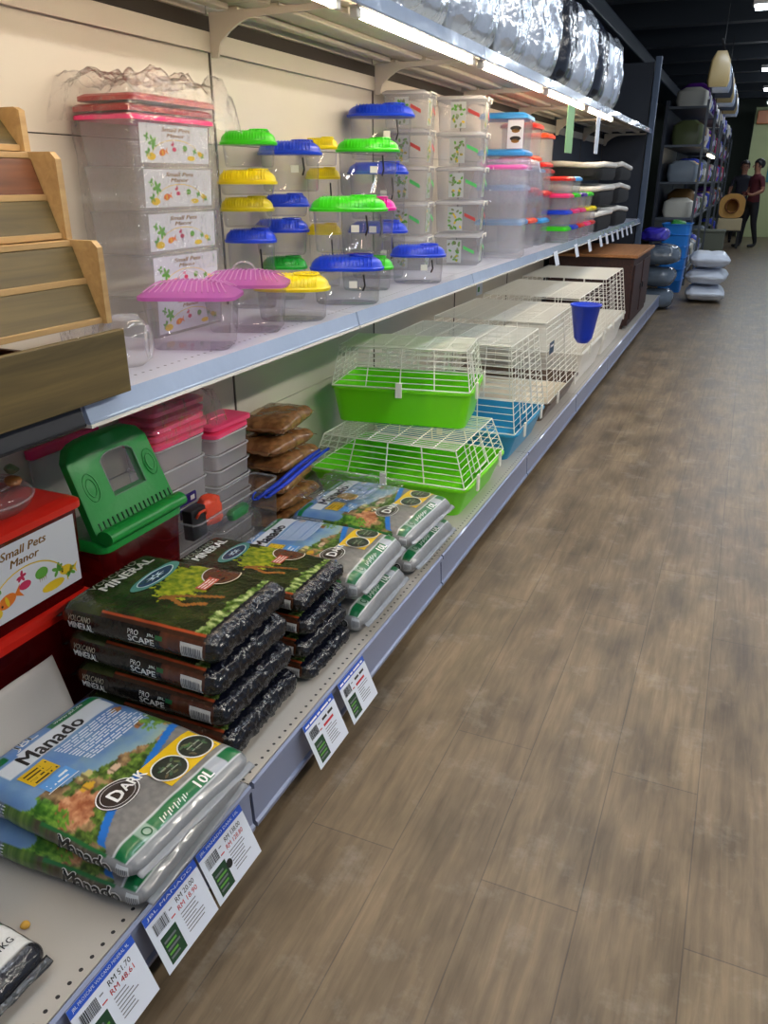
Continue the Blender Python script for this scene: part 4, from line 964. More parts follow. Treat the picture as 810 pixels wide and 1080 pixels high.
# ------------------------------------------------------------------ stepped wooden crates at the near end of the wall shelf
def wood_mat(name, a, b, sc_=(1.2, 22, 22)):
    m = mat(name, rgb(*a), 0.55); nt = m.node_tree; N = nt.nodes.new; L = nt.links.new
    tc = N('ShaderNodeTexCoord'); mp = N('ShaderNodeMapping'); mp.inputs['Scale'].default_value = (sc_[1], sc_[0], sc_[2]); n = N('ShaderNodeTexNoise'); n.inputs['Scale'].default_value = 2.4; n.inputs['Detail'].default_value = 7; n.inputs['Distortion'].default_value = 0.8
    cr = N('ShaderNodeMix'); cr.data_type = 'RGBA'; cr.inputs['A'].default_value = (*rgb(*a), 1); cr.inputs['B'].default_value = (*rgb(*b), 1)
    r = N('ShaderNodeMapRange'); r.inputs['From Min'].default_value = 0.3; r.inputs['From Max'].default_value = 0.7
    L(tc.outputs['Object'], mp.inputs[0]); L(mp.outputs[0], n.inputs['Vector']); L(n.outputs['Fac'], r.inputs['Value']); L(r.outputs[0], cr.inputs['Factor']); L(cr.outputs['Result'], nt.nodes['Principled BSDF'].inputs['Base Color'])
    return m
W_olive = wood_mat('greenish_pine', (108, 90, 50), (76, 64, 34)); W_pale = wood_mat('pale_pine', (196, 160, 106), (172, 136, 86)); W_brown = wood_mat('reddish_pine', (118, 68, 34), (84, 46, 24))
ya, yb = 0.50, 1.178
t = thing('wooden_tray', 'open wooden tray overhanging the shelf edge below the stepped wooden crates', 'tray', (0, 0, UZ + 0.004), 0)
bm = bmesh.new(); bbox(bm, -1.060, -1.046, ya, yb, 0.003, 0.122, 0.002); obj('front_board', bm, W_olive, t)
bm = bmesh.new(); bbox(bm, -1.40, -1.061, ya, ya + 0.012, 0.003, 0.118, 0.002); obj('end_board', bm, W_pale, t)
bm = bmesh.new(); bbox(bm, -1.40, -1.061, yb - 0.013, yb - 0.001, 0.003, 0.06, 0.002); obj('end_board', bm, W_brown, t)
bm = bmesh.new(); bbox(bm, -1.40, -1.061, ya + 0.013, yb - 0.014, 0.003, 0.012, 0.001); obj('bottom_board', bm, W_brown, t)
bm = bmesh.new(); bbox(bm, -1.412, -1.401, ya, yb, 0.003, 0.1, 0.002); obj('back_board', bm, W_brown, t)
def crate(label, xf, z0, boards, mats, depth):
    h = sum(b for b in boards) + 0.012 * (len(boards) + 1)
    t = thing('wooden_crate', label, 'crate', (0, 0, z0), 0, 'stepped wooden crates')
    for s in (0, 1):
        y_ = yb + 0.022 if s else ya
        bm = bmesh.new(); loft(bm, [[(x, y, z) for x, z in ((xf - depth, 0.0), (xf, 0.0), (xf, h * 0.92), (xf - 0.012, h), (xf - depth, h))] for y in (y_, y_ + 0.014)]); obj('side_panel', bm, W_pale, t)
    bm = bmesh.new(); bbox(bm, xf - depth, xf - depth + 0.01, ya + 0.015, yb + 0.021, 0.0, h, 0.001); obj('back_panel', bm, W_pale, t)
    z = 0.0
    n_ = len(boards)
    for i, b in enumerate(boards):
        o = 0.006 + 0.055 * z / h
        bm = bmesh.new(); bbox(bm, xf - 0.05 - o, xf - 0.003 - o, ya + 0.015, yb + 0.021, z + 0.0005, z + 0.0115, 0.001); obj('ledge', bm, W_pale, t)
        o2 = 0.055 * (z + b + 0.012) / h
        bm = bmesh.new(); loft(bm, [[(x, y, zz_) for x, zz_ in ((xf - 0.020 - o, z + 0.012), (xf - 0.008 - o, z + 0.012), (xf - 0.008 - o2, z + 0.012 + b), (xf - 0.020 - o2, z + 0.012 + b))] for y in (ya + 0.015, yb + 0.021)]); obj('slanted_board', bm, mats[i], t)
        z += b + 0.012
    bm = bmesh.new(); bbox(bm, xf - depth + 0.011, xf - 0.062, ya + 0.015, yb + 0.021, h - 0.011, h - 0.0005, 0.001); obj('top_board', bm, W_pale, t)
    return h
h1 = crate('lowest stepped wooden crate, resting behind the wooden tray', -1.105, UZ + 0.128, [0.06, 0.055], [W_olive, W_olive], 0.30)
h2 = crate('middle stepped wooden crate with a dark slanted board', -1.175, UZ + 0.129 + h1, [0.055, 0.06], [W_olive, W_brown], 0.26)
h3 = crate('topmost stepped wooden crate, set farthest back', -1.245, UZ + 0.130 + h1 + h2, [0.05], [W_olive], 0.22)
for yy, nm in ((ya + 0.03, 'near'), (yb - 0.06, 'far')):
    pass
# posts that carry the crates behind the tray
bm = bmesh.new(); box(bm, -1.545, -1.42, ya, yb, 0.0, 0.126)
tag(obj('wooden_block', bm, W_pale, loc=(0, 0, UZ + 0.001)), 'pale wooden block behind the tray carrying the stepped crates', 'block')
# clear blown plastic ball beside the crates
t = thing('exercise_ball', 'clear plastic exercise ball with round openings beside the stepped wooden crates', 'ball', (-1.215, 1.375, Z + 0.001), R(30))
bm = bmesh.new(); lathe(bm, [(0.004, 0.0), (0.03, 0.002), (0.05, 0.018), (0.058, 0.045), (0.054, 0.075), (0.038, 0.1), (0.026, 0.106)], 28, True, False); obj('shell', bm, M_clear, t, smooth='all')
bm = bmesh.new(); tube(bm, [(0.027 * math.cos(a), 0.027 * math.sin(a), 0.107) for a in [2 * PI * i / 20 for i in range(20)]], 0.004, 6, closed=True); obj('rim', bm, M_frost, t, smooth='all')
bm = bmesh.new(); tube(bm, [(0.045 + 0.0 * math.cos(a), 0.034 * math.cos(a), 0.052 + 0.034 * math.sin(a)) for a in [2 * PI * i / 22 for i in range(22)]], 0.0035, 6, closed=True); obj('opening_ring', bm, M_frost, t, smooth='all')
t = thing('sleeve_pack', 'clear plastic pack with a blue printed sticker tucked behind the exercise ball', 'pack', (-1.31, 1.335, Z + 0.001), R(20))
bm = bmesh.new(); loft(bm, [rrect(0.05, 0.09, 0.012, 0.0), rrect(0.056, 0.1, 0.014, 0.1), rrect(0.03, 0.09, 0.012, 0.2), rrect(0.01, 0.085, 0.004, 0.24)], True, True); obj('pouch', bm, M_film, t, smooth='all')
bm = bmesh.new(); box(bm, 0.030, 0.031, -0.03, 0.03, 0.115, 0.15); obj('sticker', bm, M_ink_blue, t)
# ------------------------------------------------------------------ clear boxes with white handles
def handle_box(label, x, y, z, rz, w=0.27, d=0.21, h=0.128, stripe=None, floral=True):
    t = thing('handled_box', label, 'box', (x, y, z), rz, 'clear boxes with white handles')
    bm = bmesh.new(); loft(bm, [rrect(d * 0.9, w * 0.9, 0.02, 0.0006), rrect(d * 0.97, w * 0.97, 0.02, h)], True, False); obj('body', bm, M_frost, t, smooth=True)
    bm = bmesh.new(); loft(bm, [rrect(d * 0.96, w * 0.96, 0.02, h + 0.0006), rrect(d * 1.03, w * 1.03, 0.024, h + 0.0006), rrect(d * 1.03, w * 1.03, 0.024, h + 0.008), rrect(d * 0.9, w * 0.9, 0.02, h + 0.016)]); obj('lid', bm, clear('white_milk_plastic', haze=0.6, hazecol=(0.85, 0.85, 0.87), rough=0.2), t, smooth=True)
    bm = bmesh.new()
    for s in (-1, 1):
        tube(bm, [(s * d * 0.515 + s * 0.004, -w * 0.22, h - 0.006), (s * d * 0.515 + s * 0.006, -w * 0.22, h + 0.012), (s * d * 0.515 + s * 0.006, w * 0.22, h + 0.012), (s * d * 0.515 + s * 0.004, w * 0.22, h - 0.006)], 0.0035, 6)
    obj('latch_handle', bm, P_white, t, smooth=True)
    bm = bmesh.new(); 
    def fx(a, b, o=0.0): k = 0.9 + 0.07 * b / h; return (d / 2 * k + 0.0015 + o, -w / 2 + a, b)
    def fy(a, b, o=0.0): k = 0.9 + 0.07 * b / h; return (-d / 2 + a, -w / 2 * k - 0.0015 - o, b)
    rd = random.Random(int(z * 1000))
    for f, ww in ((fy, d), (fx, w)):
        bm = bmesh.new()
        quadprint(bm, ww * 0.30, 0.012, ww * 0.62, h * 0.92, f, mi=0)
        for k in range(22): disc(bm, ww * rd.uniform(0.33, 0.59), h * rd.uniform(0.15, 0.85), 0.008, 0.005, lambda a, b: f(a, b, 0.0006), 8, rd.choice((1, 1, 2, 3, 5)), ang=rd.random() * 3)
        if stripe: add_poly(bm, [(ww * 0.66, h * 0.6), (ww * 0.9, h * 0.42), (ww * 0.9, h * 0.54), (ww * 0.66, h * 0.72)], f, stripe)
        obj('printed_label', bm, [mat('box_label_card', rgb(186, 190, 190), 0.5), M_ink_lgreen, M_ink_yel, mat('moss_ink', rgb(120, 130, 90), 0.5), mat('rust_ink', rgb(190, 70, 70), 0.5), mat('pale_leaf_ink', rgb(140, 160, 120), 0.5), mat('grass_ink', rgb(90, 200, 110), 0.5)], t, fix=False)
    return t
ORD = ['bottom', 'second up', 'third up', 'fourth up', 'topmost']
for i in range(5):
    handle_box(f'clear white handled box, {ORD[i]} in the stack behind the tallest blue lidded tank', -1.44, 3.60, Z + 0.001 + 0.1475 * i, R(8), 0.26, 0.19, stripe=(None, 6, 6, 4, 4)[i])
for i in range(5):
    handle_box(f'clear white handled box, {ORD[i]} in the stack nearest the sky blue lids', -1.30, 3.935, Z + 0.001 + 0.1475 * i, R(10), 0.29, 0.22, stripe=(6, 4, 6, 6, 4)[i])
# wrapped tall container, sky blue boxes, red boxes
t = lidded_tub('wrapped_container', 'tall milky plastic wrapped container with magenta lid after the white handled boxes', (-1.19, 4.36, Z + 0.0008), 0.20, 0.24, 0.455, P_mag, M_frost, R(8), None, 'container', 0.022, lab=None, taper=0.97)
film_sheet('plastic_wrap', 'bluish crumpled film over the magenta lidded tall container', -1.19, 4.36, Z + 0.462, 0.31, 0.36, 0.2, 9, 0.014, clear('blue_film', haze=0.16, hazecol=(0.6, 0.66, 0.95), rough=0.12, gl=1.5, bump=0.8, bscale=25), True)
zz = Z + 0.001
for i in range(4):
    t = lidded_tub('blue_lid_box', f'clear box with sky blue lid, {["bottom","second up","third up","topmost"][i]} in its stack', (-1.31, 4.72, zz), 0.25, 0.30, 0.178, P_sky, M_frost, R(6), 'sky blue lidded boxes', 'box', 0.03, lab=None); zz += 0.1795
    if i == 3:
        bm = bmesh.new(); box(bm, 0.03, 0.115, -0.1515, -0.1508, 0.002, 0.14)
        obj('card_label', bm, M_card, t)
        bm = bmesh.new(); f = lambda a, b: (a, -0.1521, b)
        for cz in (0.10, 0.05): disc(bm, 0.073, cz, 0.030, 0.012, f, 18, 0); disc(bm, 0.073, cz - 0.012, 0.022, 0.010, f, 16, 1)
        obj('picture', bm, [M_ink_black, M_ink_brown], t, fix=False)
SM = [(-1.3, 5.02, .22, .17, 4, (P_oran, P_red, P_oran, P_red)), (-1.29, 5.30, .22, .16, 4, (P_sky, P_red, P_red, P_oran)), (-1.17, 5.55, .18, .10, 4, (P_green, P_blue, P_pink, P_red)), (-1.40, 5.58, .22, .15, 3, (P_red, P_oran, P_sky)),
      (-1.17, 5.80, .18, .10, 4, (P_blue, P_pink, P_green, P_sky)), (-1.40, 5.86, .22, .15, 3, (P_pink, P_purple, P_red)), (-1.17, 6.05, .18, .10, 3, (P_red, P_pink, P_purple)), (-1.17, 6.30, .18, .10, 3, (P_pink, P_yel, P_green)), (-1.40, 6.15, .22, .15, 2, (P_blue, P_red)), (-1.17, 6.53, .17, .10, 2, (P_red, P_yel))]
CN = {P_oran: 'orange', P_red: 'red', P_sky: 'sky blue', P_green: 'green', P_blue: 'blue', P_pink: 'pink', P_purple: 'purple', P_yel: 'yellow', P_mag: 'magenta'}
SPOT = ['right after the sky blue lidded boxes', 'one stack past the sky blue lidded boxes', 'on the shelf edge below the green hanging sign', 'against the back panel behind the green hanging sign', 'on the shelf edge just past the green sign',
        'against the back panel just past the green sign', 'on the shelf edge nearing the white sign', 'on the shelf edge under the white hanging sign', 'against the back panel under the white sign', 'on the shelf edge touching the black pet beds']
for (x, y, s, h, n, cols), sp in zip(SM, SPOT):
    zz = Z + 0.001
    for i in range(n):
        lidded_tub('small_tub', f'small {CN[cols[i]]} lidded tub, {["lowest","second up","third up","fourth up"][i]} {sp}', (x, y, zz), s * 0.9, s, h, cols[i], M_frost, 0, 'small coloured lid tubs', 'tub', 0.026, lab=None); zz += h + 0.0015
# black pet beds with white plush pads
M_blkfab = mat('black_fabric', rgb(20, 21, 25), 0.8, bump=0.4, bscale=60); M_plush = mat('white_plush', rgb(226, 222, 214), 0.9, bump=0.6, bscale=90)
for j, yy in enumerate((7.12, 8.10)):
    zz = Z + 0.001
    for i in range(3):
        h = (0.17, 0.17, 0.15)[i]
        t = thing('pet_bed', f'black pet bed with white pad, {["lowest","middle","top"][i]} of the {["stack after the coloured tubs","farther stack by the end post"][j]}', 'pet bed', (-1.31, yy, zz), 0, 'black pet beds')
        bm = bmesh.new()
        w, d = 0.42, 0.86
        def lp(k, z_, off): return [(p[0], p[1], z_ + off * (0.05 * math.cos(p[1] / d * 6.0 + j) * (1 if p[0] > -0.05 else 0.4))) for p in rrect(w * k, d * k, 0.12 * k, 0, 8)]
        loft(bm, [lp(0.94, 0.0, 0), lp(1.0, 0.03, 0), lp(1.0, h - 0.05, 0.4), lp(0.93, h - 0.05, 0.4), lp(0.85, 0.04, 0)]); obj('shell', bm, M_blkfab, t, smooth=True)
        bm = bmesh.new(); tube(bm, lp(0.965, h - 0.026, 0.4), 0.022, 8, closed=True); obj('plush_rim', bm, M_plush, t, smooth='all')
        zz += h + 0.021
# things hanging from the canopy
def hang_sign(name, label, y, z0, z1, w, m):
    t = thing(name, label, 'sign', (UX + 0.016, y, z0), 0)
    bm = bmesh.new(); bbox(bm, -0.002, 0.002, -w / 2, w / 2, 0, z1 - z0, 0.0008); obj('board', bm, m, t)
    bm = bmesh.new(); tube(bm, [(0, 0, z1 - z0 + 0.0005), (0, 0, z1 - z0 + 0.04)], 0.003, 6); obj('hook', bm, P_white, t)
hang_sign('hanging_sign', 'pale green sign board hanging from the canopy edge before the black pet beds', 5.2, 1.50, 1.755, 0.2, mat('pale_green_card', rgb(150, 196, 138), 0.5))
hang_sign('hanging_sign', 'narrow white sign hanging from the canopy edge above the small tubs', 6.15, 1.52, 1.755, 0.14, M_card)
# silver bags on top of the canopy
M_foil = mat('silver_foil', rgb(214, 222, 234), 0.2, metal=0.6, bump=1.0, bscale=18, coat=0.5); M_foild = mat('navy_foil', rgb(24, 30, 44), 0.25, bump=0.8, bscale=16, coat=0.6)
B = Bag(0.52, 0.52, 0.19, 41, amp=0.014, freq=7, pinch=0.5); B.build(lambda *a: (200, 200, 200), 0.016)
me0 = None
FB = [(2.45, 0, 'nearest silver bag lying upright on the canopy'), (3.02, 0, 'second silver bag on the canopy'), (3.6, 0, 'third silver bag on the canopy'), (4.18, 0, 'fourth silver bag on the canopy, above the sky blue lids'), (4.76, 0, 'fifth silver bag on the canopy, next to a black bag'),
      (5.34, 1, 'black glossy bag among the silver bags on the canopy'), (5.92, 0, 'silver bag between two black bags on the canopy'), (6.5, 1, 'second black bag on the canopy, farther from the camera'), (7.1, 0, 'last silver bag on the canopy')]
proto = None
for y, dk, lb in FB:
    t = thing('foil_bag', lb, 'bag', (-1.19, y, CZ + 0.05 + 0.262), 0, 'bags standing on the canopy')
    if proto is None:
        o = obj('foil_film', B.bm, M_foil, t, smooth='all', fix=False); proto = o
    else:
        o = proto.copy(); C.objects.link(o); o.parent = t
        if dk: o.data = proto.data.copy(); o.data.materials.clear(); o.data.materials.append(M_foild)
    o.rotation_euler = (PI / 2, 0, PI / 2); o.scale = (1.0 + 0.05 * math.sin(y * 7), 1.0, 0.9)
    t.rotation_euler = (0, 0, R(4 * math.sin(y * 5)))
    for e in (1, -1):
        pass
# small tags hanging from the ticket strip far along
for i, y in enumerate((5.05, 5.7, 6.2, 6.7, 7.0, 7.3, 7.6, 7.9, 8.2, 8.5)):
    bm = bmesh.new(); loft(bm, [[(UX + 0.006 + o + 0.018 * (1 - b / 0.07), y + a, UZ - 0.085 + b) for a, b in ((0, -0.02), (0.11, -0.02), (0.11, 0.062), (0, 0.062))] for o in (0, 0.001)])
    tag(obj('shelf_tag', bm, M_card), 'small white tag hanging from the far wall shelf edge', 'price tag', 'small white far tags')
# ------------------------------------------------------------------ lower shelf: tubs and carriers behind the bags
M_redclear = clear('red_clear', tint=(0.75, 0.22, 0.22), haze=0.35, hazecol=rgb(110, 18, 24), rough=0.1)
zz = BZ + 0.001
lidded_tub('red_lid_tub', 'lower clear tub with red lid, underneath the one with the fish label', (-1.425, 1.08, zz), 0.24, 0.34, 0.275, P_red, M_redclear, 0, 'red lidded tubs', 'tub', 0.03, 'x', None)
t = lidded_tub('red_lid_tub', 'upper clear tub with red lid and a printed fish label', (-1.425, 1.08, zz + 0.277), 0.24, 0.34, 0.235, P_red, M_redclear, 0, 'red lidded tubs', 'tub', 0.028, 'x', (0.05, 0.14, 0.88, 0.8), 0.94)
zt = zz + 0.277 + 0.2355
t = thing('clear_dish', 'round clear plastic dish of ornaments resting on the upper red lid', 'dish', (-1.41, 1.09, zt + 0.001), 0)
bm = bmesh.new(); lathe(bm, [(0.03, 0.0), (0.085, 0.003), (0.1, 0.02), (0.098, 0.04), (0.08, 0.056), (0.06, 0.05), (0.045, 0.03), (0.02, 0.012)], 36, True, True); obj('bowl', bm, M_clear, t, smooth='all')
bm = bmesh.new(); tube(bm, [(0.101 * math.cos(a), 0.101 * math.sin(a), 0.03) for a in [2 * PI * i / 36 for i in range(36)]], 0.003, 6, closed=True); tube(bm, [(0.06 * math.cos(a), 0.06 * math.sin(a), 0.055) for a in [2 * PI * i / 30 for i in range(30)]], 0.003, 6, closed=True); obj('rim', bm, M_frost, t, smooth='all')
rd = random.Random(8)
for i, (cl, lb) in enumerate(((mat('bronze_orn', rgb(150, 96, 50), 0.4), 'small bronze ornament lying in the round clear dish'), (mat('sage_orn', rgb(110, 130, 90), 0.5), 'small sage green ornament lying in the round clear dish'), (mat('peach_orn', rgb(232, 160, 110), 0.4), 'small peach ornament lying in the round clear dish'))):
    bm = bmesh.new(); bmesh.ops.create_icosphere(bm, subdivisions=2, radius=0.016)
    for v_ in bm.verts: v_.co *= 1 + 0.5 * nz_(v_.co, 60, i); v_.co.z *= 0.7
    tag(obj('ornament', bm, cl, loc=(-1.41 + 0.075 * math.cos(0.3 + i * 1.1), 1.09 + 0.075 * math.sin(0.3 + i * 1.1), zt + 0.073), smooth=True), lb, 'ornament', 'ornaments in the dish')
# green carrier with an upright window panel
t = thing('pet_carrier', 'green topped pet carrier with a clear window in its tilted arched panel', 'carrier', (-1.395, 1.45, BZ + 0.001), 0)
bm = bmesh.new(); loft(bm, [rrect(0.165, 0.27, 0.02, 0.0), rrect(0.18, 0.31, 0.025, 0.335)], True, False); obj('body', bm, M_redclear, t, smooth=True)
bm = bmesh.new(); loft(bm, [rrect(0.17, 0.29, 0.02, 0.3355), rrect(0.2, 0.315, 0.03, 0.3355), rrect(0.2, 0.315, 0.03, 0.352), rrect(0.17, 0.30, 0.03, 0.362)]); obj('lid', bm, P_dgreen, t, smooth=True)
def panel_pt(a, b, o): return (0.072 - 0.095 * b / 0.235 + o, a, 0.3635 + b)
W = 0.30; Hh = 0.225; N_ = 40
outer, inner = [], []
for i in range(N_):
    q = 4 * i / N_; sd, f = int(q), q - int(q)
    if sd == 0: p = (-W / 2 + W * f, 0.0)
    elif sd == 1: p = (W / 2 - 0.008 * f, (Hh - 0.04) * f)
    elif sd == 2: x_ = (W / 2 - 0.008) * math.copysign(abs(1 - 2 * f) ** 0.75, 1 - 2 * f); p = (x_, Hh - 0.04 + 0.04 * (1 - (abs(x_) / (W / 2 - 0.008)) ** 4.0) ** 0.6)
    else: p = (-W / 2 + 0.008 * (1 - f), (Hh - 0.04) * (1 - f))
    outer.append(p)
    wx_, wz_, wc = 0.118, 0.10, (0.015, 0.13)
    if sd == 0: r_ = (-wx_ / 2 + wx_ * f, -wz_ / 2)
    elif sd == 1: r_ = (wx_ / 2, -wz_ / 2 + wz_ * f * 0.85)
    elif sd == 2: x_ = wx_ / 2 * (1 - 2 * f); r_ = (x_, wz_ / 2 - wz_ * 0.15 * (abs(x_) / (wx_ / 2)) ** 4)
    else: r_ = (-wx_ / 2, wz_ / 2 * 0.7 - wz_ * 0.85 * f)
    inner.append((r_[0] + wc[0], r_[1] + wc[1]))
bm = bmesh.new()
rows = [[bm.verts.new(panel_pt(a, b, o)) for a, b in ring_] for ring_, o in ((outer, -0.012), (outer, 0.010), ([(a * 0.95, b * 0.95 + 0.006) for a, b in outer], 0.016), (inner, 0.012), (inner, -0.012))]
for a, b in zip(rows, rows[1:] + rows[:1]):
    for i in range(N_): j = (i + 1) % N_; bm.faces.new((a[i], a[j], b[j], b[i]))
pn = obj('arched_panel', bm, P_dgreen, t, smooth=True)
bm = bmesh.new(); bm.faces.new([bm.verts.new(panel_pt(a, b, 0.006)) for a, b in inner]); obj('window_pane', bm, M_clear, pn)
bm = bmesh.new(); tube(bm, [panel_pt(a, b, 0.012) for a, b in inner], 0.0022, 6, closed=True); obj('window_rim', bm, M_frost, pn, smooth='all')
bm = bmesh.new()
for i in range(17):
    a = -W * 0.44 + W * 0.88 * i / 16; tube(bm, [panel_pt(a, 0.012, 0.0155), panel_pt(a, 0.042, 0.0155)], 0.0026, 6)
obj('slot_ribs', bm, mat('slot_green', rgb(10, 70, 30), 0.5), pn)
for sx in (-1, 1):
    bm = bmesh.new()
    for r_ in (0.014, 0.022): tube(bm, [panel_pt(sx * (0.105 if sx < 0 else 0.112) + r_ * math.cos(a), 0.12 + r_ * 1.5 * math.sin(a), 0.0155) for a in [2 * PI * i / 20 for i in range(20)]], 0.0016, 5, closed=True)
    obj('moulded_rings', bm, P_dgreen, pn, smooth='all')
bm = bmesh.new(); loft(bm, [[(0.102 + x, y_, 0.378 + z_) for x, z_ in ((0.024 * math.cos(a) , 0.019 * math.sin(a)) for a in [2 * PI * i / 16 for i in range(16)])] for y_ in (-0.15, -0.145, 0.135, 0.14)]); obj('handle', bm, P_dgreen, t, smooth=True)
# pink edged lid standing behind the carrier
bm = bmesh.new(); bbox(bm, -0.012, 0.012, -0.12, 0.12, 0.53, 0.556, 0.005)
t = thing('upright_cover', 'pink rimmed clear lid standing on edge behind the green carrier', 'lid', (-1.538, 1.455, BZ + 0.001), 0)
obj('pink_rim', bm, P_pink, t, smooth=True)
bm = bmesh.new(); bbox(bm, -0.006, 0.006, -0.118, 0.118, 0.0, 0.529, 0.003); obj('panel', bm, M_frost, t, smooth=True)
M_nest = clear('nested_clear', haze=0.34, hazecol=(0.92, 0.9, 0.95), rough=0.12, gl=1.6); M_rimw = clear('white_rim', haze=0.8, hazecol=(0.92, 0.92, 0.95), rough=0.15)
P_hot = plas('hot_pink_plastic', 255, 78, 128)
# nested clear tubs with pink lids
def nest(x, y, n, wx, wy, pitch, h, lids, spots, lspots, g):
    zz = BZ + 0.001
    for i in range(n):
        t = thing('nested_tub', spots(i), 'tub', (x, y, zz), R(random.uniform(-2, 2)), g)
        bm = bmesh.new(); hh = pitch - 0.0015
        loft(bm, [rrect(wx * 0.93, wy * 0.93, 0.018, 0.0), rrect(wx * 0.97, wy * 0.97, 0.02, hh - 0.007), rrect(wx, wy, 0.022, hh - 0.006), rrect(wx, wy, 0.022, hh)], True, False); obj('body', bm, M_nest, t, smooth=True)
        bm = bmesh.new(); tube(bm, [(p[0], p[1], hh - 0.003) for p in rrect(wx * 0.995, wy * 0.995, 0.022)], 0.003, 5, closed=True); obj('rim', bm, M_rimw, t, smooth='all')
        zz += pitch + 0.001
    for i in range(lids):
        t = thing('pink_cover', lspots(i), 'lid', (x + 0.003 * (i % 2), y + 0.004 * ((i * 2) % 3), zz), R(random.uniform(-3, 3)), 'pink lids')
        bm = bmesh.new(); loft(bm, [rrect(wx * 0.98, wy * 0.98, 0.02, 0.0), rrect(wx * 1.05, wy * 1.05, 0.024, 0.0), rrect(wx * 1.05, wy * 1.05, 0.024, 0.012), rrect(wx * 0.9, wy * 0.9, 0.02, 0.0165)]); obj('plate', bm, P_hot, t, smooth=True)
        bm = bmesh.new(); tube(bm, [(0, wy * 0.2 * math.cos(a), 0.0168 + 0.003 * math.sin(a)) for a in [PI * k / 8 for k in range(9)]], 0.003, 6); obj('grip', bm, P_pink, t)
        zz += 0.0235
    return zz
NTH = ['bottom', 'second', 'third', 'fourth', 'fifth', 'sixth', 'seventh', 'eighth', 'ninth', 'tenth', 'eleventh']
z1 = nest(-1.478, 1.775, 7, 0.125, 0.23, 0.066, 0.1, 5, lambda i: f'{NTH[i]} nested clear tub from below, in the film wrapped stack nearer the green carrier', lambda i: f'{NTH[i]} pink lid from below on the film wrapped tub stack', 'wrapped nested tubs')
z2 = nest(-1.478, 2.035, 8, 0.12, 0.20, 0.052, 0.1, 2, lambda i: f'{NTH[i]} nested clear tub from below, in the stack beside the brown sand bags', lambda i: f'{NTH[i]} pink lid from below on the stack beside the brown sand bags', 'unwrapped nested tubs')
film_sheet('plastic_wrap', 'clear film bunched over the pink lids of the nearer nested tubs', -1.462, 1.775, z1 + 0.003, 0.185, 0.33, 0.11, 15, 0.016)
for i, zq in enumerate((0.47, 0.43)):
    t = thing('purple_box', ['dark purple packet leaning on the nested tubs, upper one', 'dark purple packet leaning on the nested tubs, lower one'][i], 'packet', (-1.4085, 1.755 + 0.02 * i, zq - 0.012), 0)
    bm = bmesh.new(); bbox(bm, -0.0025, 0.004, -0.05, 0.05, 0.0, 0.030, 0.0015); obj('sleeve', bm, plas('deep_purple_card', 44, 30, 110), t)
    bm = bmesh.new(); box(bm, 0.0043, 0.0048, 0.02, 0.04, 0.008, 0.022); obj('sticker', bm, M_sticker, t)
# clear tray of oddments in front of the nested tubs
t = thing('clear_tray', 'long clear plastic tray of oddments in front of the nested tubs', 'tray', (-1.352, 1.885, BZ + 0.001), 0)
bm = bmesh.new(); loft(bm, [rrect(0.092, 0.42, 0.015, 0.0), rrect(0.10, 0.45, 0.018, 0.262)], True, False); obj('body', bm, M_clear, t, smooth=True)
bm = bmesh.new(); tube(bm, [(p[0], p[1], 0.262) for p in rrect(0.10, 0.45, 0.018)], 0.0035, 6, closed=True); obj('rim', bm, M_frost, t, smooth='all')
def lump(name, label, cat, m, loc, sx, sy, sz, seed, am=0.25, fr=9):
    bm = bmesh.new(); bmesh.ops.create_icosphere(bm, subdivisions=4, radius=1.0)
    for v_ in bm.verts:
        c = v_.co.copy(); k = 1 + am * noise.noise(c * 1.3 + Vector((seed, 0, 0))) + am * 0.6 * abs(noise.noise(c * 3.1 + Vector((0, seed, 0))))
        v_.co = Vector((math.copysign(abs(c.x) ** 0.7, c.x) * sx * k, math.copysign(abs(c.y) ** 0.7, c.y) * sy * k, max(-1, math.copysign(abs(c.z) ** 0.7, c.z) * k) * sz + sz))
    return tag(obj(name, bm, m, smooth='all', loc=loc), label, cat)
lump('stuffed_filler', 'heap of crumpled clear packing lying in the long clear tray', 'packing', M_film, (-1.35, 1.92, BZ + 0.006), 0.028, 0.13, 0.09, 3)
lump('orange_packet', 'crumpled bright orange packet on top of the clear tray of oddments', 'packet', plas('orange_film', 236, 80, 50, 0.25, bump=0.8, bscale=30), (-1.36, 1.80, BZ + 0.205), 0.024, 0.045, 0.045, 6)
t = thing('black_box', 'black latched box standing at the near end of the clear tray', 'box', (-1.352, 1.715, BZ + 0.2), R(0))
bm = bmesh.new(); bbox(bm, -0.016, 0.020, -0.035, 0.035, 0.0, 0.095, 0.006); obj('case', bm, P_black, t, smooth=True)
bm = bmesh.new(); tube(bm, [(0.024, -0.02, 0.07), (0.03, -0.01, 0.085), (0.03, 0.015, 0.085), (0.024, 0.025, 0.07)], 0.004, 6); obj('latch', bm, P_oran, t, smooth='all')
t = thing('green_scoop', 'green ribbed plastic scoop lying at the front inside the clear tray', 'scoop', (-1.326, 1.90, BZ + 0.2), 0)
bm = bmesh.new(); loft(bm, [rrect(0.026, 0.09, 0.01, 0.0), rrect(0.03, 0.1, 0.012, 0.02), rrect(0.02, 0.08, 0.008, 0.03)]); obj('blade', bm, P_dgreen, t, smooth=True)
bm = bmesh.new()
for k in range(8): tube(bm, [(0.010, -0.036 + 0.0104 * k, 0.0285), (-0.008, -0.036 + 0.0104 * k, 0.0295)], 0.0025, 6)
obj('ridge', bm, P_dgreen, t)
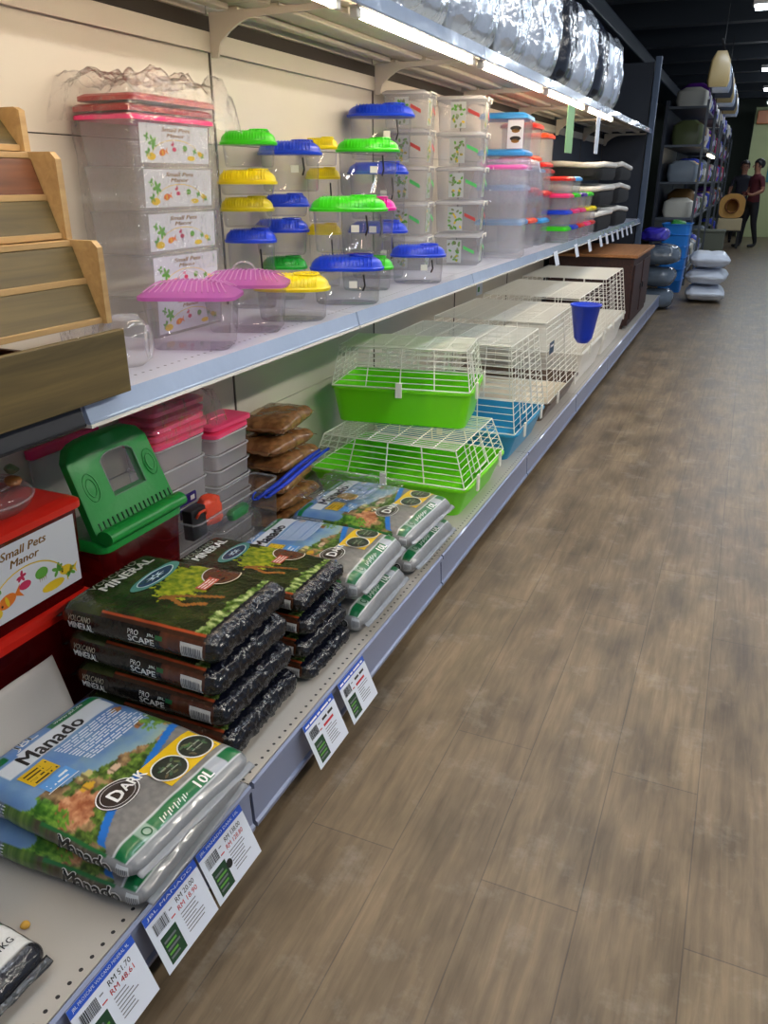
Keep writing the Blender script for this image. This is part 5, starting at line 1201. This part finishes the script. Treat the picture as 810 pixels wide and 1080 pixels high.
# blue net handles
for k, (dx, dy) in enumerate(((0, 0), (0.022, 0.03))):
    t = thing('fish_net', ['blue handled fish net lying along the edge of the pale soil bags, wall side', 'blue handled fish net lying along the pale soil bags, aisle side of the other net'][k], 'net', (-1.285 + dx, 1.95 + dy, 0.425), 0, 'blue fish nets')
    bm = bmesh.new(); tube(bm, [(0, 0, 0.0), (0.0, 0.12, 0.006), (-0.01, 0.24, 0.012), (-0.012, 0.36, 0.022), (-0.004, 0.43, 0.03)], [0.006, 0.0075, 0.008, 0.0075, 0.005], 10); obj('handle', bm, P_blue, t, smooth='all')
    bm = bmesh.new(); tube(bm, [(0.0 , -0.004 - 0.02 * math.sin(a), 0.0 + 0.0 * a + 0.012 * (1 - math.cos(a)) ) for a in [PI * i / 8 for i in range(9)]], 0.003, 6); obj('hanging_loop', bm, P_blue, t, smooth='all')
# crumpled clear bag over the pale soil bags
film_sheet('plastic_wrap', 'crinkled clear film with bright glints lying on the pale soil bags by the cages', -1.10, 2.26, 0.365, 0.30, 0.30, 0.004, 22, 0.016, None, True)
lump('gold_packet', 'small gold crinkled packet under the clear film on the pale soil bags', 'packet', mat('gold_film', rgb(196, 150, 70), 0.3, metal=0.5, bump=0.6), (-1.10, 2.22, 0.362), 0.03, 0.025, 0.0025, 5)

# ------------------------------------------------------------------ cages
def cage(label, x0, x1, y0, y1, zb, th, ztop, tray_m, rz=0.0, inset=(0.03, 0.03), clipm=P_white, step=0.021, group='wire cages', litter=None, tape=0.88):
    wx, wy = x1 - x0, y1 - y0
    t = thing('wire_cage', label, 'cage', ((x0 + x1) / 2, (y0 + y1) / 2, zb), rz, group)
    bm = bmesh.new(); tub(bm, wx - 0.016, wy - 0.016, th, 0.035, tape, 0.003, 0.008, 6, 0, 0.010); obj('tray', bm, tray_m, t, smooth=True)
    if litter:
        bm = bmesh.new(); loft(bm, [rrect(wx * 0.84, wy * 0.84, 0.03, 0.004), rrect(wx * 0.86, wy * 0.86, 0.03, th * 0.45)]); obj('liner', bm, litter, t, smooth=True)
    H0, H1 = th + 0.003, ztop - zb
    bx, by = wx / 2 - 0.012, wy / 2 - 0.012; tx, ty = wx / 2 - inset[0], wy / 2 - inset[1]
    def P(u, v_, k): return ((bx + (tx - bx) * k) * u, (by + (ty - by) * k) * v_, H0 + (H1 - H0) * k)
    r = 0.0018
    bm = bmesh.new()
    nb = max(4, int((H1 - H0) / step))
    for i in range(nb + 1):
        k = i / nb; tube(bm, [P(-1, -1, k), P(1, -1, k), P(1, 1, k), P(-1, 1, k)], r * (1.9 if i in (0, nb) else 1), 4, closed=True)
    for s in (-1, 1):
        for q in (-1, -0.5, 0, 0.5, 1): tube(bm, [P(q, s, 0), P(q, s, 1)], r * 1.5, 4)
        for q in (-0.6, -0.2, 0.2, 0.6): tube(bm, [P(s, q, 0), P(s, q, 1)], r * 1.5, 4)
    obj('wire_sides', bm, M_wire, t)
    bm = bmesh.new()
    n = int(2 * ty / step)
    for i in range(1, n): q = -1 + 2 * i / n; tube(bm, [P(-1, q, 1), P(1, q, 1)], r, 4)
    for q in (-0.66, -0.33, 0, 0.33, 0.66): tube(bm, [(p[0], p[1], p[2] - 0.0028) for p in (P(q, -1, 1), P(q, 1, 1))], r * 1.5, 4)
    obj('wire_roof', bm, M_wire, t)
    for q in (-0.55, 0.55):
        bm = bmesh.new(); bbox(bm, wx / 2 + 0.0015, wx / 2 + 0.010, q * wy / 2 - 0.012, q * wy / 2 + 0.012, th - 0.035, th + 0.03, 0.002); obj('clip', bm, clipm, t)
    for s in (-1,):
        bm = bmesh.new(); bbox(bm, -0.013, 0.013, s * (wy / 2 + 0.0015) - (0.008 if s < 0 else 0), s * (wy / 2 + 0.0015) + (0.008 if s > 0 else 0), th - 0.03, th + 0.03, 0.002); obj('clip', bm, clipm, t)
    bm = bmesh.new()      # hinged door outlined in heavier wire
    d0, d1 = -0.45, 0.1
    tube(bm, [(p[0] + 0.003, p[1], p[2]) for p in (P(1, d0, 0.15), P(1, d1, 0.15), P(1, d1, 0.85), P(1, d0, 0.85))], 0.0022, 5, closed=True); obj('door', bm, M_wire, t)
    return t
zc = BZ + 0.001
cage('lower lime green cage, its wire roof carrying another lime cage', -1.45, -0.79, 2.57, 3.115, zc, 0.12, 0.438, P_lime, 0, (0.06, 0.04))
cage('upper lime green cage stacked crosswise on the lower one', -1.475, -0.895, 2.80, 3.17, 0.445, 0.145, 0.745, P_lime, R(9), (0.035, 0.05), tape=0.92)
cage('white wire cage on a bright blue tray after the lime cages', -1.50, -0.79, 3.27, 3.86, zc, 0.13, 0.69, plas('cyan_plastic', 44, 148, 196), 0, (0.06, 0.05), step=0.027)
cage('white wire cage on a brown tray between the blue tray and white tray cages', -1.50, -0.79, 3.93, 4.76, zc, 0.11, 0.69, plas('brown_plastic', 96, 78, 64), 0, (0.06, 0.05), litter=mat('cream_liner', rgb(220, 206, 180), 0.6), step=0.027)
cage('white wire cage on a deep white tray, next to the brown tray cage', -1.50, -0.79, 4.83, 5.74, zc, 0.20, 0.70, P_white, 0, (0.06, 0.04), step=0.029)
cage('farthest white wire cage, before the dark wooden hutch', -1.50, -0.79, 5.80, 6.70, zc, 0.20, 0.71, P_white, 0, (0.06, 0.04), step=0.029)
t = thing('blue_cup', 'bright blue plastic cup hooked outside the brown tray cage', 'cup', (-0.716, 4.31, 0.545), 0)
bm = bmesh.new(); lathe(bm, [(0.012, 0.0), (0.03, 0.004), (0.048, 0.03), (0.076, 0.195), (0.082, 0.197), (0.082, 0.205), (0.073, 0.205), (0.044, 0.03), (0.02, 0.008)], 28, True, True); obj('bowl', bm, P_blue, t, smooth='all')
bm = bmesh.new(); tube(bm, [(-0.066, 0, 0.12), (-0.092, 0, 0.135), (-0.103, 0, 0.125)], 0.003, 6); obj('hook', bm, M_wire, t)
for x, y, z, lb in ((-0.826, 4.05, 0.53, 'dark blue sticker card clipped to the brown tray cage'), (-0.826, 4.9, 0.50, 'dark sticker card clipped to the white tray cage')):
    t = thing('cage_card', lb, 'card', (x, y, z), 0)
    bm = bmesh.new(); bbox(bm, 0.0, 0.0015, -0.05, 0.05, 0.0, 0.06, 0.0005); obj('card', bm, mat('teal_card', rgb(20, 62, 92), 0.4), t)
    bm = bmesh.new(); box(bm, 0.0018, 0.0022, -0.035, 0.035, 0.035, 0.045); obj('print', bm, M_ink_white, t)
t = thing('hanging_price_card', 'white and green price card hanging behind the cages under the wall shelf', 'price card', (-1.45, 4.795, 0.70), 0)
bm = bmesh.new(); bbox(bm, 0.0, 0.002, -0.06, 0.06, 0.0, 0.17, 0.0006); obj('card', bm, M_card, t)
bm = bmesh.new(); f = lambda a, b: (0.0028, a, b); quadprint(bm, -0.055, 0.13, 0.055, 0.165, f, mi=1); quadprint(bm, -0.04, 0.02, 0.0, 0.05, f, mi=1); put_text(bm, '~', f, -0.04, 0.10, 0.08, 0.01, mi=0); put_text(bm, '~', f, -0.04, 0.075, 0.08, 0.01, mi=2); obj('print', bm, [M_ink_black, mat('sign_green', rgb(30, 140, 60), 0.5), M_ink_red], t, fix=False)
# dark wooden hutch, clear sacks behind it
t = thing('wooden_hutch', 'dark brown wooden hutch with a tan roof after the last white cage', 'hutch', (-1.15, 7.6, BZ + 0.001), 0)
Wd = wood_mat('dark_stain', (66, 34, 28), (40, 22, 20))
bm = bmesh.new(); bbox(bm, -0.36, 0.34, -0.6, 0.6, 0.03, 0.58, 0.006); obj('cabinet', bm, Wd, t)
bm = bmesh.new(); bbox(bm, -0.38, 0.37, -0.64, 0.64, 0.581, 0.605, 0.004); obj('roof', bm, wood_mat('tan_top', (176, 120, 70), (150, 98, 56)), t)
for s in (-1, 1):
    bm = bmesh.new(); bbox(bm, 0.341, 0.352, s * 0.3 - 0.26, s * 0.3 + 0.26, 0.08, 0.52, 0.003); d_ = obj('door', bm, Wd, t)
    bm = bmesh.new(); bbox(bm, 0.353, 0.362, s * 0.08 - 0.012, s * 0.08 + 0.012, 0.28, 0.33, 0.002); obj('knob', bm, P_black, d_)
    bm = bmesh.new(); bbox(bm, -0.34, 0.3, s * 0.55 - 0.03, s * 0.55 + 0.03, 0.0, 0.0295, 0.003); obj('foot', bm, Wd, t)
# ------------------------------------------------------------------ beyond the end post
M_sackc = clear('grey_sack_film', haze=0.75, hazecol=rgb(120, 130, 142), rough=0.15, gl=1.6, bump=0.9, bscale=18)
M_sackw = mat('white_sack', rgb(220, 228, 242), 0.4, bump=0.6, bscale=12, coat=0.2)
B = Bag(0.44, 0.6, 0.19, 51, amp=0.018, freq=6, pinch=0.4); B.build(lambda *a: (200, 200, 200), 0.018)
pr0 = None
for i, (lb, r) in enumerate((('lowest white woven sack on the floor at the end of the shelving', 3), ('middle white woven sack in the floor pile at the end of the shelving', -4), ('topmost white woven sack in the floor pile at the end of the shelving', 5))):
    t = thing('white_sack', lb, 'sack', (-0.36, 10.55, 0.004 + 0.192 * i), R(r), 'white sacks on the floor')
    if pr0 is None: o = pr0 = obj('sack_film', B.bm, M_sackw, t, smooth='all', fix=False)
    else: o = pr0.copy(); C.objects.link(o); o.parent = t
    o.location = (0, 0, 0.095); o.scale = (1, 1, 0.86)
for i, (x, y, z, lb) in enumerate(((-0.84, 9.72, 0.004, 'grey film wrapped sack on the floor behind the end post, bottom'), (-0.85, 9.74, 0.243, 'grey film wrapped sack in the middle of the pile behind the end post'), (-0.83, 9.7, 0.482, 'grey film wrapped sack on top of the pile behind the end post'))):
    lump('grey_sack', lb, 'sack', mat('grey_film_sack', rgb(92, 104, 118), 0.25, bump=0.9, bscale=14, coat=0.6), (x, y, z), 0.19, 0.22, 0.108, 11 + i, 0.10)['group'] = 'grey film sacks'
t = thing('blue_bin', 'tall bright blue bin with bags in it past the end post', 'bin', (-0.83, 11.4, 0), 0)
bm = bmesh.new(); tub(bm, 0.34, 0.5, 0.84, 0.05, 0.8, 0.006, 0.014, 6); obj('tub', bm, plas('bin_blue', 40, 130, 220), t, smooth=True)
bm = bmesh.new()
for k in range(5): tube(bm, [(p[0], p[1], 0.15 + 0.14 * k) for p in rrect(0.34 * (0.8 + 0.2 * (0.15 + 0.14 * k) / 0.84) + 0.012, 0.5 * (0.8 + 0.2 * (0.15 + 0.14 * k) / 0.84) + 0.012, 0.05)], 0.006, 6, closed=True)
obj('ribs', bm, plas('bin_blue', 40, 130, 220), t, smooth='all')
lump('violet_bag', 'violet plastic bag lying on the grey sacks behind the end post', 'bag', plas('violet_film', 50, 40, 170, 0.25, bump=0.6), (-0.93, 9.72, 0.725), 0.14, 0.24, 0.07, 5, 0.15)
lump('green_bag', 'green plastic bag spilling out at the top of the blue bin', 'bag', plas('green_film', 60, 150, 70, 0.3, bump=0.6), (-0.83, 11.4, 0.70), 0.105, 0.16, 0.09, 9, 0.15)
t = thing('storage_box', 'plain grey green box on the floor in front of the cat house', 'box', (-0.64, 16.7, 0), 0)
Mg = plas('grey_green_board', 112, 116, 100, 0.6)
bm = bmesh.new(); bbox(bm, -0.27, 0.27, -0.25, 0.25, 0.0, 0.46, 0.01); obj('carton', bm, Mg, t)
bm = bmesh.new(); bbox(bm, -0.28, 0.28, -0.26, 0.26, 0.461, 0.5, 0.008); obj('lid', bm, Mg, t)
# cat house on a dark stand
t = thing('cat_house', 'tan plush cat house with a round hole on a dark stand in the aisle', 'cat house', (-0.37, 19.4, 0), 0)
M_tan = mat('tan_plush', rgb(206, 156, 84), 0.85, bump=0.4, bscale=40, var=0.1); 
bm = bmesh.new(); bbox(bm, -0.24, 0.24, -0.22, 0.22, 0.36, 0.60, 0.02); obj('plinth', bm, mat('cream_plush', rgb(206, 190, 150), 0.9, bump=0.4, bscale=40), t)
bm = bmesh.new(); n_ = 30; o_, i_ = [], []
for k in range(n_):
    a = 2 * PI * k / n_; c, s = math.cos(a), math.sin(a)
    q = 0.25 / max(abs(c), abs(s) * 1.0) if False else None
    ox, oz = 0.25 * math.copysign(abs(c) ** 0.55, c), 0.24 * math.copysign(abs(s) ** 0.55, s)
    if s > 0.3: ox *= 1 - 0.35 * (s - 0.3) / 0.7
    o_.append((ox, 0.85 + oz)); i_.append((0.12 * c, 0.85 + 0.13 * s))
rows = [[bm.verts.new((x, y, z)) for x, z in rg] for rg, y in ((i_, 0.17), (i_, -0.2), (o_, -0.21), (o_, 0.21))]
for a, b in zip(rows, rows[1:]):
    for k in range(n_): j = (k + 1) % n_; bm.faces.new((a[k], a[j], b[j], b[k]))
bm.faces.new(rows[-1]); bm.faces.new(rows[0]); obj('hut', bm, M_tan, t, smooth=True)
bm = bmesh.new(); tube(bm, [(0.125 * math.cos(a), -0.216, 0.85 + 0.135 * math.sin(a)) for a in [2 * PI * k / 24 for k in range(24)]], 0.018, 8, closed=True); obj('hole_trim', bm, mat('brown_plush', rgb(120, 74, 34), 0.9), t, smooth='all')
for sx in (-1, 1):
    for sy in (-1, 1):
        bm = bmesh.new(); bbox(bm, sx * 0.2 - 0.025, sx * 0.2 + 0.025, sy * 0.17 - 0.025, sy * 0.17 + 0.025, 0, 0.34, 0.006); obj('leg', bm, P_black, t)
bm = bmesh.new(); bbox(bm, -0.25, 0.25, -0.22, 0.22, 0.3405, 0.3595, 0.006); obj('shelf', bm, P_black, t)
# farther shelving with goods: a dark gondola beyond the cross aisle
M_fs = mat('far_shelf_steel', rgb(84, 90, 98), 0.5)
for k, yb0 in enumerate((12.0, 14.2, 17.1, 19.3, 21.5)):
    t = thing('far_shelf', ['dark shelf unit just past the blue bin', 'second dark shelf unit past the blue bin', 'third dark shelf unit, level with the grey green box', 'fourth dark shelf unit beside the cat house', 'last dark shelf unit before the far wall'][k], 'shelf', (0.4, yb0, 0), 0, 'far dark shelf units')
    bm = bmesh.new(); box(bm, -1.62, -1.58, 0, 2.1, 0, 2.3); obj('back_panel', bm, M_dpanel, t)
    for z in (0.12, 0.85, 1.30, 1.75, 2.2):
        bm = bmesh.new(); bbox(bm, -1.579, -1.12, 0.0, 2.1, z, z + 0.03, 0.004); obj('shelf_board', bm, M_fs, t)
    for y in (0.0, 2.07):
        bm = bmesh.new(); box(bm, -1.119, -1.09, y, y + 0.03, 0, 2.3); obj('post', bm, M_fs, t)
    rd = random.Random(20 + k)
    cols = [('yellow', plas('goods_yellow', 232, 190, 90)), ('magenta', plas('goods_magenta', 190, 40, 100)), ('pale', plas('goods_pale', 214, 210, 196)), ('purple', plas('goods_purple', 96, 40, 140)), ('blue', plas('goods_blue', 60, 80, 200)), ('grey', plas('goods_grey', 130, 140, 150)), ('brown', plas('goods_brown', 120, 90, 50)), ('olive', plas('goods_olive', 88, 96, 60))]
    for zi, z in enumerate((0.15, 0.88, 1.33, 1.78, 2.23)):
        y = 0.2
        for q in range(4):
            if zi == 4: nm, m = (('pale', cols[2][1]), ('purple', cols[3][1]), ('pale', cols[2][1]), ('blue', cols[4][1]))[(q + k) % 4]
            else: nm, m = cols[(q * 3 + zi * 2 + k * 5 + (q + zi) // 2) % 8]
            w, h = rd.uniform(0.28, 0.4), rd.uniform(0.22, 0.36)
            tt = thing('packed_goods', f'{nm} packed bundle, {["first","second","third","fourth"][q]} on the {["floor level","middle","eye level","fourth","top"][zi]} board of the {["nearest","second","third","fourth","farthest"][k]} dark shelf unit', 'packed goods', (-0.93, yb0 + y + w / 2, z + 0.001), 0, 'goods on the far shelves')
            bm = bmesh.new(); loft(bm, [rrect(0.34, w, 0.05, 0.0), rrect(0.4, w * 1.04, 0.07, h * 0.3), rrect(0.38, w, 0.07, h * 0.8), rrect(0.2, w * 0.7, 0.05, h)]); obj('bundle', bm, m, tt, smooth=True)
            bm = bmesh.new(); bbox(bm, 0.2015, 0.207, -w * 0.25, w * 0.25, h * 0.3, h * 0.55, 0.002); obj('label', bm, M_card, tt)
            y += w + 0.1
# lit shelf top of pale packs over the far unit
t = thing('display_lamp', 'row of warm lit slats above the magenta goods past the end post', 'lamp', (-0.64, 13.2, 1.66), 0)
bm = bmesh.new(); bbox(bm, -0.02, 0.02, -0.8, 0.8, 0.02, 0.05, 0.004); obj('rail', bm, M_fs, t)
bm = bmesh.new()
for q in range(9): bbox(bm, -0.02, 0.02, -0.74 + q * 0.17, -0.74 + q * 0.17 + 0.12, -0.012, 0.0195, 0.004)
obj('glowing_slats', bm, emit('slat_glow', (1, 0.86, 0.6), 5.0), t)
for q in (-0.7, 0.7):
    bm = bmesh.new(); tube(bm, [(0, q, 0.0505), (0, q, 1.44)], 0.006, 6); obj('hanger_rod', bm, P_black, t)
# hanging toys on a rail under the ceiling along the aisle
RAILY = [(10.5, 'first'), (11.2, 'second'), (11.9, 'third'), (12.6, 'fourth'), (13.3, 'fifth'), (14.0, 'sixth'), (14.7, 'seventh'), (15.4, 'eighth')]
t = thing('hanging_rail', 'dark rail slung under the ceiling carrying yellow and silver packets', 'rail', (-0.55, 12.9, 2.72), 0)
bm = bmesh.new(); tube(bm, [(0, -2.7, 0), (0, 2.8, 0)], 0.012, 8); obj('bar', bm, P_black, t, smooth='all')
for q in (-2.2, 0, 2.2):
    bm = bmesh.new(); tube(bm, [(0, q, 0.0125), (0, q, 0.40)], 0.005, 6); obj('hanger_rod', bm, P_black, t)
for i, (y, nm) in enumerate(RAILY):
    m, cn = [(plas('pack_yellow', 160, 140, 96), 'pale yellow'), (mat('pack_silver', rgb(180, 190, 205), 0.25, metal=0.7), 'silver'), (plas('pack_dark', 52, 60, 74), 'dark')][i % 3]
    tt = thing('hanging_packet', f'{cn} packet hanging {nm} along the rail under the ceiling', 'packet', (-0.55, y, 2.30), R(14), 'packets on the ceiling rail')
    bm = bmesh.new(); loft(bm, [rrect(0.20, 0.03, 0.012, 0.0), rrect(0.24, 0.07, 0.03, 0.06), rrect(0.2, 0.06, 0.025, 0.26), rrect(0.1, 0.012, 0.005, 0.35)]); obj('pouch', bm, m, tt, smooth=True)
    bm = bmesh.new(); tube(bm, [(0, 0, 0.3505), (0, 0, 0.405)], 0.004, 6); obj('hook', bm, P_black, tt)
# sign board and shelves by the far green wall
t = thing('far_sign', 'teal board with white strokes on the pale green far wall', 'sign', (0.55, 23.48, 1.3), 0)
bm = bmesh.new(); bbox(bm, -0.32, 0.6, -0.03, 0.0, 0.0, 1.25, 0.01); obj('board', bm, plas('teal_board', 70, 140, 140, 0.5), t)
bm = bmesh.new()
for k in range(8): quadprint(bm, -0.22, 1.08 - 0.13 * k, -0.22 + (0.3, 0.36, 0.28, 0.38, 0.25, 0.34, 0.3, 0.2)[k], 1.12 - 0.13 * k, lambda a, b: (a, -0.0312, b), mi=0)
obj('print', bm, M_ink_white, t, fix=False)
t = thing('mounted_fascia', 'orange fascia board along the top of the pale green far wall', 'fascia', (1.0, 23.45, 2.62), 0)
bm = bmesh.new(); bbox(bm, -1.2, 1.5, -0.08, 0.0, 0.0, 0.3, 0.01); obj('fascia', bm, plas('fascia_orange', 214, 120, 40), t)
# ------------------------------------------------------------------ two shoppers at the far end of the aisle
def person(label, loc, rz, shirt, trousers, hair_m, pose):
    t = thing('person', label, 'person', loc, rz)
    skin_c, shirt_c, tro_c, shoe_c = rgb(150, 104, 80), shirt, trousers, rgb(22, 22, 24)
    V = []; E_ = []; RAD = []
    def add(p, r, par=None):
        V.append(p); RAD.append(r)
        if par is not None: E_.append((par, len(V) - 1))
        return len(V) - 1
    pel = add((0, 0, 0.94), 0.155); wa = add((0, 0, 1.10), 0.135, pel); ch = add((0, 0.01, 1.30), 0.165, wa); nb_ = add((0, 0.0, 1.45), 0.085, ch); nk = add((0, -0.01, 1.50), 0.055, nb_)
    h0 = add((0, -0.02, 1.575), 0.075, nk); h1_ = add((0, -0.02, 1.65), 0.088, h0); h2_ = add((0, -0.01, 1.70), 0.07, h1_)
    for s in (-1, 1):
        st = pose['step'] * s
        hp = add((s * 0.09, 0, 0.88), 0.105, pel); kn = add((s * 0.10, st * 0.5 - 0.03, 0.50), 0.068, hp); an = add((s * 0.10, st + 0.02, 0.10), 0.045, kn); he = add((s * 0.10, st, 0.045), 0.042, an); to = add((s * 0.115, st - 0.16, 0.035), 0.032, he)
        sh = add((s * 0.185, 0.01, 1.40), 0.062, ch); el, wr, hd = pose['arm'][0 if s < 0 else 1]
        e_ = add(el, 0.045, sh); w_ = add(wr, 0.03, e_); pm_ = add(hd, 0.036, w_)
        d = (Vector(hd) - Vector(wr)).normalized(); side = d.cross(Vector((0, 1, 0.2))); side.normalize()
        for f in range(4):
            o = side * (0.011 * (f - 1.5) * 2); L_ = (0.07, 0.08, 0.076, 0.06)[f]
            k0 = add(tuple(Vector(hd) + d * 0.035 + o), 0.0085, pm_); add(tuple(Vector(hd) + d * (0.035 + L_) + o * 1.1 + Vector((0, -0.012, 0))), 0.007, k0)
        th = add(tuple(Vector(hd) + side * -0.035 + d * 0.01), 0.0095, pm_); add(tuple(Vector(hd) + side * -0.045 + d * 0.05 + Vector((0, -0.012, 0))), 0.008, th)
    me = bpy.data.meshes.new('body'); me.from_pydata(V, E_, [])
    o = bpy.data.objects.new('body', me); C.objects.link(o)
    o.modifiers.new('skin', 'SKIN')
    for i, r in enumerate(RAD): me.skin_vertices[0].data[i].radius = (r, r * (0.72 if i in (0, 1, 2) else 0.92)); 
    me.skin_vertices[0].data[0].use_root = True
    o.modifiers.new('sub', 'SUBSURF').levels = 2
    dg = bpy.context.evaluated_depsgraph_get(); dg.update()
    m2 = bpy.data.meshes.new_from_object(o.evaluated_get(dg)); bpy.data.objects.remove(o)
    for nm, cl in (('skin_tone', skin_c),): pass
    ms = [mat('skin_tone', skin_c, 0.5), mat('shirt_%d' % (int(shirt[0] * 1e5)), shirt_c, 0.8), mat('trousers_dark', tro_c, 0.8), mat('shoe_dark', shoe_c, 0.5)]
    for m in ms: m2.materials.append(m)
    for p in m2.polygons:
        c = p.center; p.use_smooth = True
        arm = abs(c.x) > 0.2 and c.z > 0.6
        p.material_index = 3 if c.z < 0.085 else 2 if c.z < 0.93 and not arm else 1 if c.z < 1.47 and not (arm and c.z < 1.22) else 0
    b = bpy.data.objects.new('body', m2); link(b, t)
    # face: nose, eyes, mouth, ears; hair
    bm = bmesh.new()
    for p, r, q in (((0, -0.125, 1.61), 0.014, (0.7, 1.2, 1.2)),):
        bmesh.ops.create_icosphere(bm, subdivisions=2, radius=r, matrix=Matrix.Translation(p) @ Matrix.Diagonal((*q, 1)))
    for s in (-1, 1): bmesh.ops.create_icosphere(bm, subdivisions=2, radius=0.026, matrix=Matrix.Translation((s * 0.086, -0.01, 1.615)) @ Matrix.Diagonal((0.4, 0.8, 1.2, 1)))
    obj('face_features', bm, ms[0], b, smooth='all')
    bm = bmesh.new()
    for s in (-1, 1): bmesh.ops.create_icosphere(bm, subdivisions=2, radius=0.010, matrix=Matrix.Translation((s * 0.034, -0.098, 1.635)))
    bmesh.ops.create_icosphere(bm, subdivisions=2, radius=0.016, matrix=Matrix.Translation((0, -0.096, 1.565)) @ Matrix.Diagonal((1.2, 0.5, 0.3, 1)))
    obj('eyes_and_mouth', bm, mat('eye_dark', rgb(40, 24, 22), 0.4), b, smooth='all')
    bm = bmesh.new(); bmesh.ops.create_icosphere(bm, subdivisions=3, radius=1.0)
    for v_ in list(bm.verts):
        c = v_.co; v_.co = Vector((c.x * 0.102, c.y * 0.112 + 0.012, c.z * 0.112 + 1.665)) * 1
    bmesh.ops.delete(bm, geom=[v_ for v_ in bm.verts if (v_.co.y < -0.055 and v_.co.z < 1.69) or v_.co.z < 1.575], context='VERTS')
    o = obj('hair', bm, hair_m, b, smooth='all'); o.modifiers.new('thick', 'SOLIDIFY').thickness = 0.012
    return t
HM = mat('black_hair', rgb(18, 15, 14), 0.5)
person('person in dark red shirt and black trousers with one arm bent, beside the cat house', (0.02, 19.7, 0.0), R(-60), rgb(84, 26, 34), rgb(20, 20, 24), HM, {'step': 0.12, 'arm': (((-0.26, 0.02, 1.14), (-0.24, -0.16, 0.98), (-0.22, -0.24, 0.96)), ((0.26, 0.03, 1.14), (0.22, -0.18, 1.06), (0.18, -0.25, 1.08)))})
person('person in dark clothes standing behind the cat house', (-0.26, 21.2, 0.0), R(10), rgb(34, 34, 44), rgb(26, 26, 32), HM, {'step': 0.04, 'arm': (((-0.25, 0.03, 1.13), (-0.27, -0.03, 0.9), (-0.27, -0.06, 0.82)), ((0.25, 0.03, 1.13), (0.27, -0.03, 0.9), (0.27, -0.06, 0.82)))})
